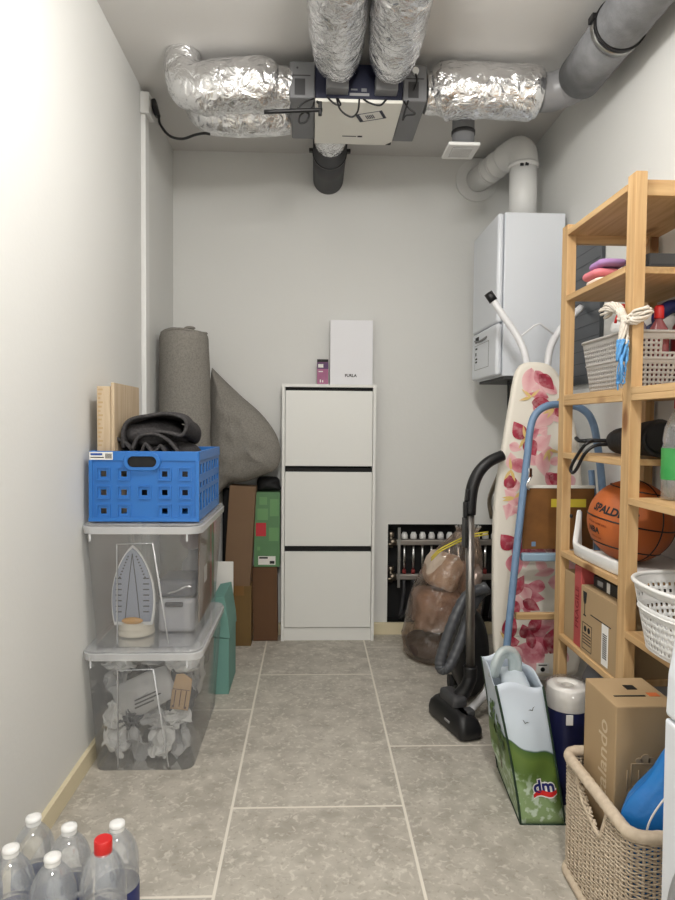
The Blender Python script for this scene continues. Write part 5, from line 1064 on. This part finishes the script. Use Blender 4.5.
# ============================================================ paper rolls
pr_ = thing('paper_roll_pack', 'pack of white paper towel rolls wrapped in clear film behind the wicker basket', 'paper towel', (.78, 1.93, 0))
PX, PY, PR = .793, 1.935, .062
for z0 in (.001, .176): mb = MB(); mb.lathe([(.02, z0+.02), (.02, z0), (PR-.003, z0), (PR, z0+.003), (PR, z0+.168), (PR-.003, z0+.172), (.02, z0+.172), (.019, z0+.15)], (PX, PY, 0), 36); mb.build('roll', mat('tissue_paper', (238, 235, 228), .95, bump=.3, bscale=80), pr_)
MB().lathe([(.019, .30), (.0185, .347), (.016, .347), (.016, .30)], (PX, PY, 0), 20).build('core', mat('grey_card_core', (190, 186, 178), .9), pr_)
def wrapring(r, z): return [(PX+r*(1+.03*NZ.noise(V((math.cos(a)*2, math.sin(a)*2, z*20))))*math.cos(a), PY+r*math.sin(a), z) for a in [2*PI*i/36 for i in range(36)]]
mb = MB(); mb.rings([wrapring(PR+.002, z) for z in (.003, .08, .17, .25, .283)], False, False); mb.build('printed_wrap', mat('navy_wrap', (28, 32, 70), .35), pr_)
mb = MB(); mb.rings([wrapring(PR+.0035, z) for z in (.284, .32, .35)]+[wrapring(PR*.8, .362), wrapring(PR*.5, .358)], False, False); mb.build('clear_film', clear('film_wrap', (.97, .97, .98), .03, (.9, .9, .92), .04, .1, .6, 30), pr_)
mb = MB(); 
mb.box((PX-.028, PY-PR-.004, .25), (PX-.008, PY-PR-.0005, .28)); mb.build('badge', paper, pr_)

# ============================================================ wicker basket with carton and blue bag
W0, W1, V0, V1 = .652, .98, 1.262, 1.612
wk = thing('wicker_basket', 'pale wicker basket on the floor at the right holding a carton', 'basket', ((W0+W1)/2, (V0+V1)/2, 0))
def wout(z, r=.035, n=5):
    s_ = z/.31; e = .0+.012*s_; return rect_r(W0+.006-e*.2, W1, V0-.004*s_, V1+.0, r, n)
def wpath(z, n=150):
    o = wout(z); L = [0]
    for i in range(len(o)): L.append(L[-1]+(V(o[(i+1) % len(o)])-V(o[i])).length)
    out = []; k = 0
    for i in range(n):
        q = L[-1]*i/n
        while L[k+1] < q: k += 1
        f_ = (q-L[k])/max(1e-9, L[k+1]-L[k]); out.append(V(o[k]).lerp(V(o[(k+1) % len(o)]), f_))
    return out
def in_notch(p, z):   # V-shaped grip opening in the left side
    if p.x > W0+.03: return False
    y = p.y; 
    if not (1.36 < y < 1.53): return False
    t_ = (y-1.36)/.17; zb_ = .292-.075*(1-abs(t_-.25)/.25 if t_ < .25 else 1-(t_-.25)/.75)-.0
    return z > zb_
mb = MB(); rows = 60; NP = 336
for j in range(rows):
    z = .022+j*(.276/rows); P = wpath(z, NP); run = []; c_ = V(((W0+W1)/2, (V0+V1)/2))
    ring = []
    for i, p in enumerate(P):
        q = P[(i+1) % NP]-P[i-1]; nd = V((q.y, -q.x)).normalized(); off = .0036*math.cos(PI*(i/6+j))
        ring.append((p+nd*off, p))
    segs = []; cur = []
    for i in range(NP+1):
        a, p = ring[i % NP]
        if in_notch(p, z):
            if len(cur) > 2: segs.append(cur)
            cur = []
        else: cur.append((a.x, a.y, z+.0012*math.sin(i*PI/6+j)))
    if len(cur) > 2: segs.append(cur)
    for s_ in segs: mb.tube(s_, .0023, 4)
mb.build('weave', wick, wk)
mb = MB(); P = wpath(.1, NP)
for i in range(0, NP, 6):
    p = P[i]; top = .30
    if in_notch(p, .29): 
        top = next(z/1000 for z in range(200, 300, 4) if in_notch(p, z/1000))
    mb.tube([(p.x, p.y, .012), (p.x, p.y, top)], .0034, 6)
mb.build('stakes', wick, wk)
for z, r, nm in ((.306, .0135, 'rim'), (.0125, .012, 'base_ring')):
    P = [(p.x, p.y, z) for p in wpath(.2, 120)]; mb = MB()
    mb.tube(P+[P[0]], r, 12, cap=False, fn=lambda p, r, s, a: r*(1+.05*math.sin(s*420+a))); mb.build(nm, wick, wk)
mb = MB(); mb.box((W0+.02, V0+.012, .01), (W1-.012, V1-.012, .018)); mb.build('bottom', wick, wk)
yc_ = [(W0+.003, 1.53, .292), (W0+.003, 1.50, .25), (W0+.003, 1.455, .232), (W0+.003, 1.403, .218), (W0+.003, 1.385, .245), (W0+.003, 1.365, .295)]
MB().tube(yc_, .005, 8, 5).build('grip_edge', wick, wk)
zc = thing('parcel_box', 'large brown parcel carton standing in the wicker basket', 'box', (.77, 1.48, .02))
MB().box((.694, 1.418, .0195), (.84, 1.585, .508)).build('carton', cardt, zc, bevel=.003)
MB().text('zalando', .062, FXV(.6932, 1.475, .36), .0007).build('lettering', mat('pale_print', (204, 186, 156), .8), zc)
mb = MB(); pm = (.708, .80); yy = 1.4168
def ln(a, b): mb.tube([(a[0], yy, a[1]), (b[0], yy, b[1])], .0012, 5)
for a, b in (((.732, .375), (.79, .375)), ((.732, .325), (.79, .325)), ((.732, .325), (.732, .375)), ((.79, .325), (.79, .375)), ((.75, .325), (.75, .36)), ((.77, .325), (.77, .36)), ((.723, .312), (.80, .312)), ((.723, .312), (.723, .36))): ln(a, b)
mb.cyl((.765, yy-.0005, .385), (.765, yy+.0012, .385), .012, seg=16); mb.cyl((.78, yy-.0005, .381), (.78, yy+.0012, .381), .009, seg=16); mb.cyl((.75, yy-.0005, .381), (.75, yy+.0012, .381), .008, seg=16)
mb.build('box_symbol', mat('faint_print', (172, 150, 122), .8), zc)
mb = MB(); mb.box((.715, 1.47, .5081), (.79, 1.476, .5092)); mb.box((.765, 1.51, .5081), (.79, 1.535, .5092)); mb.build('grip_slot', gapblk, zc)
mb = MB(); mb.box((.80, 1.47, .5081), (.825, 1.49, .509)); mb.build('sticker', mat('orange_sticker', (206, 110, 60), .6), zc)
bb2 = thing('blue_bag', 'bright blue plastic bag stuffed in the near end of the wicker basket', 'bag', (.83, 1.34, .02))
def bf(p, d): return 1+.10*NZ.noise(p*11)+.07*(ridged(p, 14)-.5)
mb = MB(); mb.rings([[(cx_+a_*math.cos(t_)*(1+.08*NZ.noise(V((math.cos(t_)*2, math.sin(t_)*2, z*9)))+.05*ridged(V((math.cos(t_)*1.5+z*5, math.sin(t_)*1.5, z*14)), 2.2)), 1.342+b_*math.sin(t_)*(1+.1*NZ.noise(V((math.cos(t_)*3, math.sin(t_)*3, z*12)))), z+.010*ridged(V((math.cos(t_), math.sin(t_), z*8)), 3)) for t_ in [2*PI*i/48 for i in range(48)]] for z, a_, b_, cx_ in ((.03, .10, .045, .81), (.08, .125, .055, .81), (.2, .142, .058, .815), (.28, .145, .058, .82), (.33, .14, .058, .825), (.37, .125, .056, .85), (.41, .11, .052, .862), (.45, .09, .045, .868), (.485, .06, .032, .872), (.505, .03, .015, .875))])
mb.build('bag', mat('blue_film', (34, 124, 200), .35, bump=.9, bscale=22, var=.3, vscale=10, alt=(20, 104, 196)), bb2, sub=1)
mb = MB(); mb.tube([(.695, 1.283, .27), (.70, 1.279, .32), (.72, 1.278, .36), (.75, 1.279, .395), (.79, 1.284, .43)], .0022, 6, 5); mb.build('white_seam', paper, bb2)

# ============================================================ washing machine at right edge
wm = thing('washing_machine', 'white washing machine at the right edge of the picture', 'washing machine', (.85, .75, 0))
prof = [(.592, .0), (.585, .02), (.582, .30), (.58, .60), (.58, .668)]
def sl(y0, y1, P): 
    mb = MB(); mb.prism([(x, y0, z) for x, z in P], (0, y1-y0, 0)); return mb
sl(.44, 1.02, [(.592, .012)]+prof[1:]+[(1.115, .668), (1.115, .012)]).build('cabinet', enamel, wm, bevel=.006)
sl(.44, 1.02, [(.58, .672), (.582, .74), (.591, .80), (.61, .83), (.645, .843), (1.115, .843), (1.115, .672)]).build('control_panel', enamel, wm, bevel=.006)
mb = MB(); mb.tube([(.576, .73+.225*math.cos(a), .36+.225*math.sin(a)) for a in [2*PI*i/48 for i in range(49)]], .02, 10, cap=False); mb.build('door_ring', mat('silver_plastic', (160, 162, 168), .35, .4), wm)
MB().cyl((.57, .73, .36), (.5825, .73, .36), .205, seg=48).build('door_glass', mat('dark_glass', (30, 32, 36), .1), wm)
mb = MB(); mb.cyl((.563, .73, .745), (.585, .73, .745), .03, seg=24); mb.build('dial', mat('silver_plastic', (160, 162, 168), .35, .4), wm)
mb = MB()
for y in (.5, .96):
    for x in (.64, 1.06): mb.cyl((x, y, 0), (x, y, .0125), .02)
mb.build('foot', rub, wm)
tag(MB().rbox((.600, .86, .8445), (.74, 1.03, .97), .006).build('detergent_box', mat('navy_card', (30, 38, 96), .5)), 'navy blue box on top of the washing machine at the picture edge', 'box')
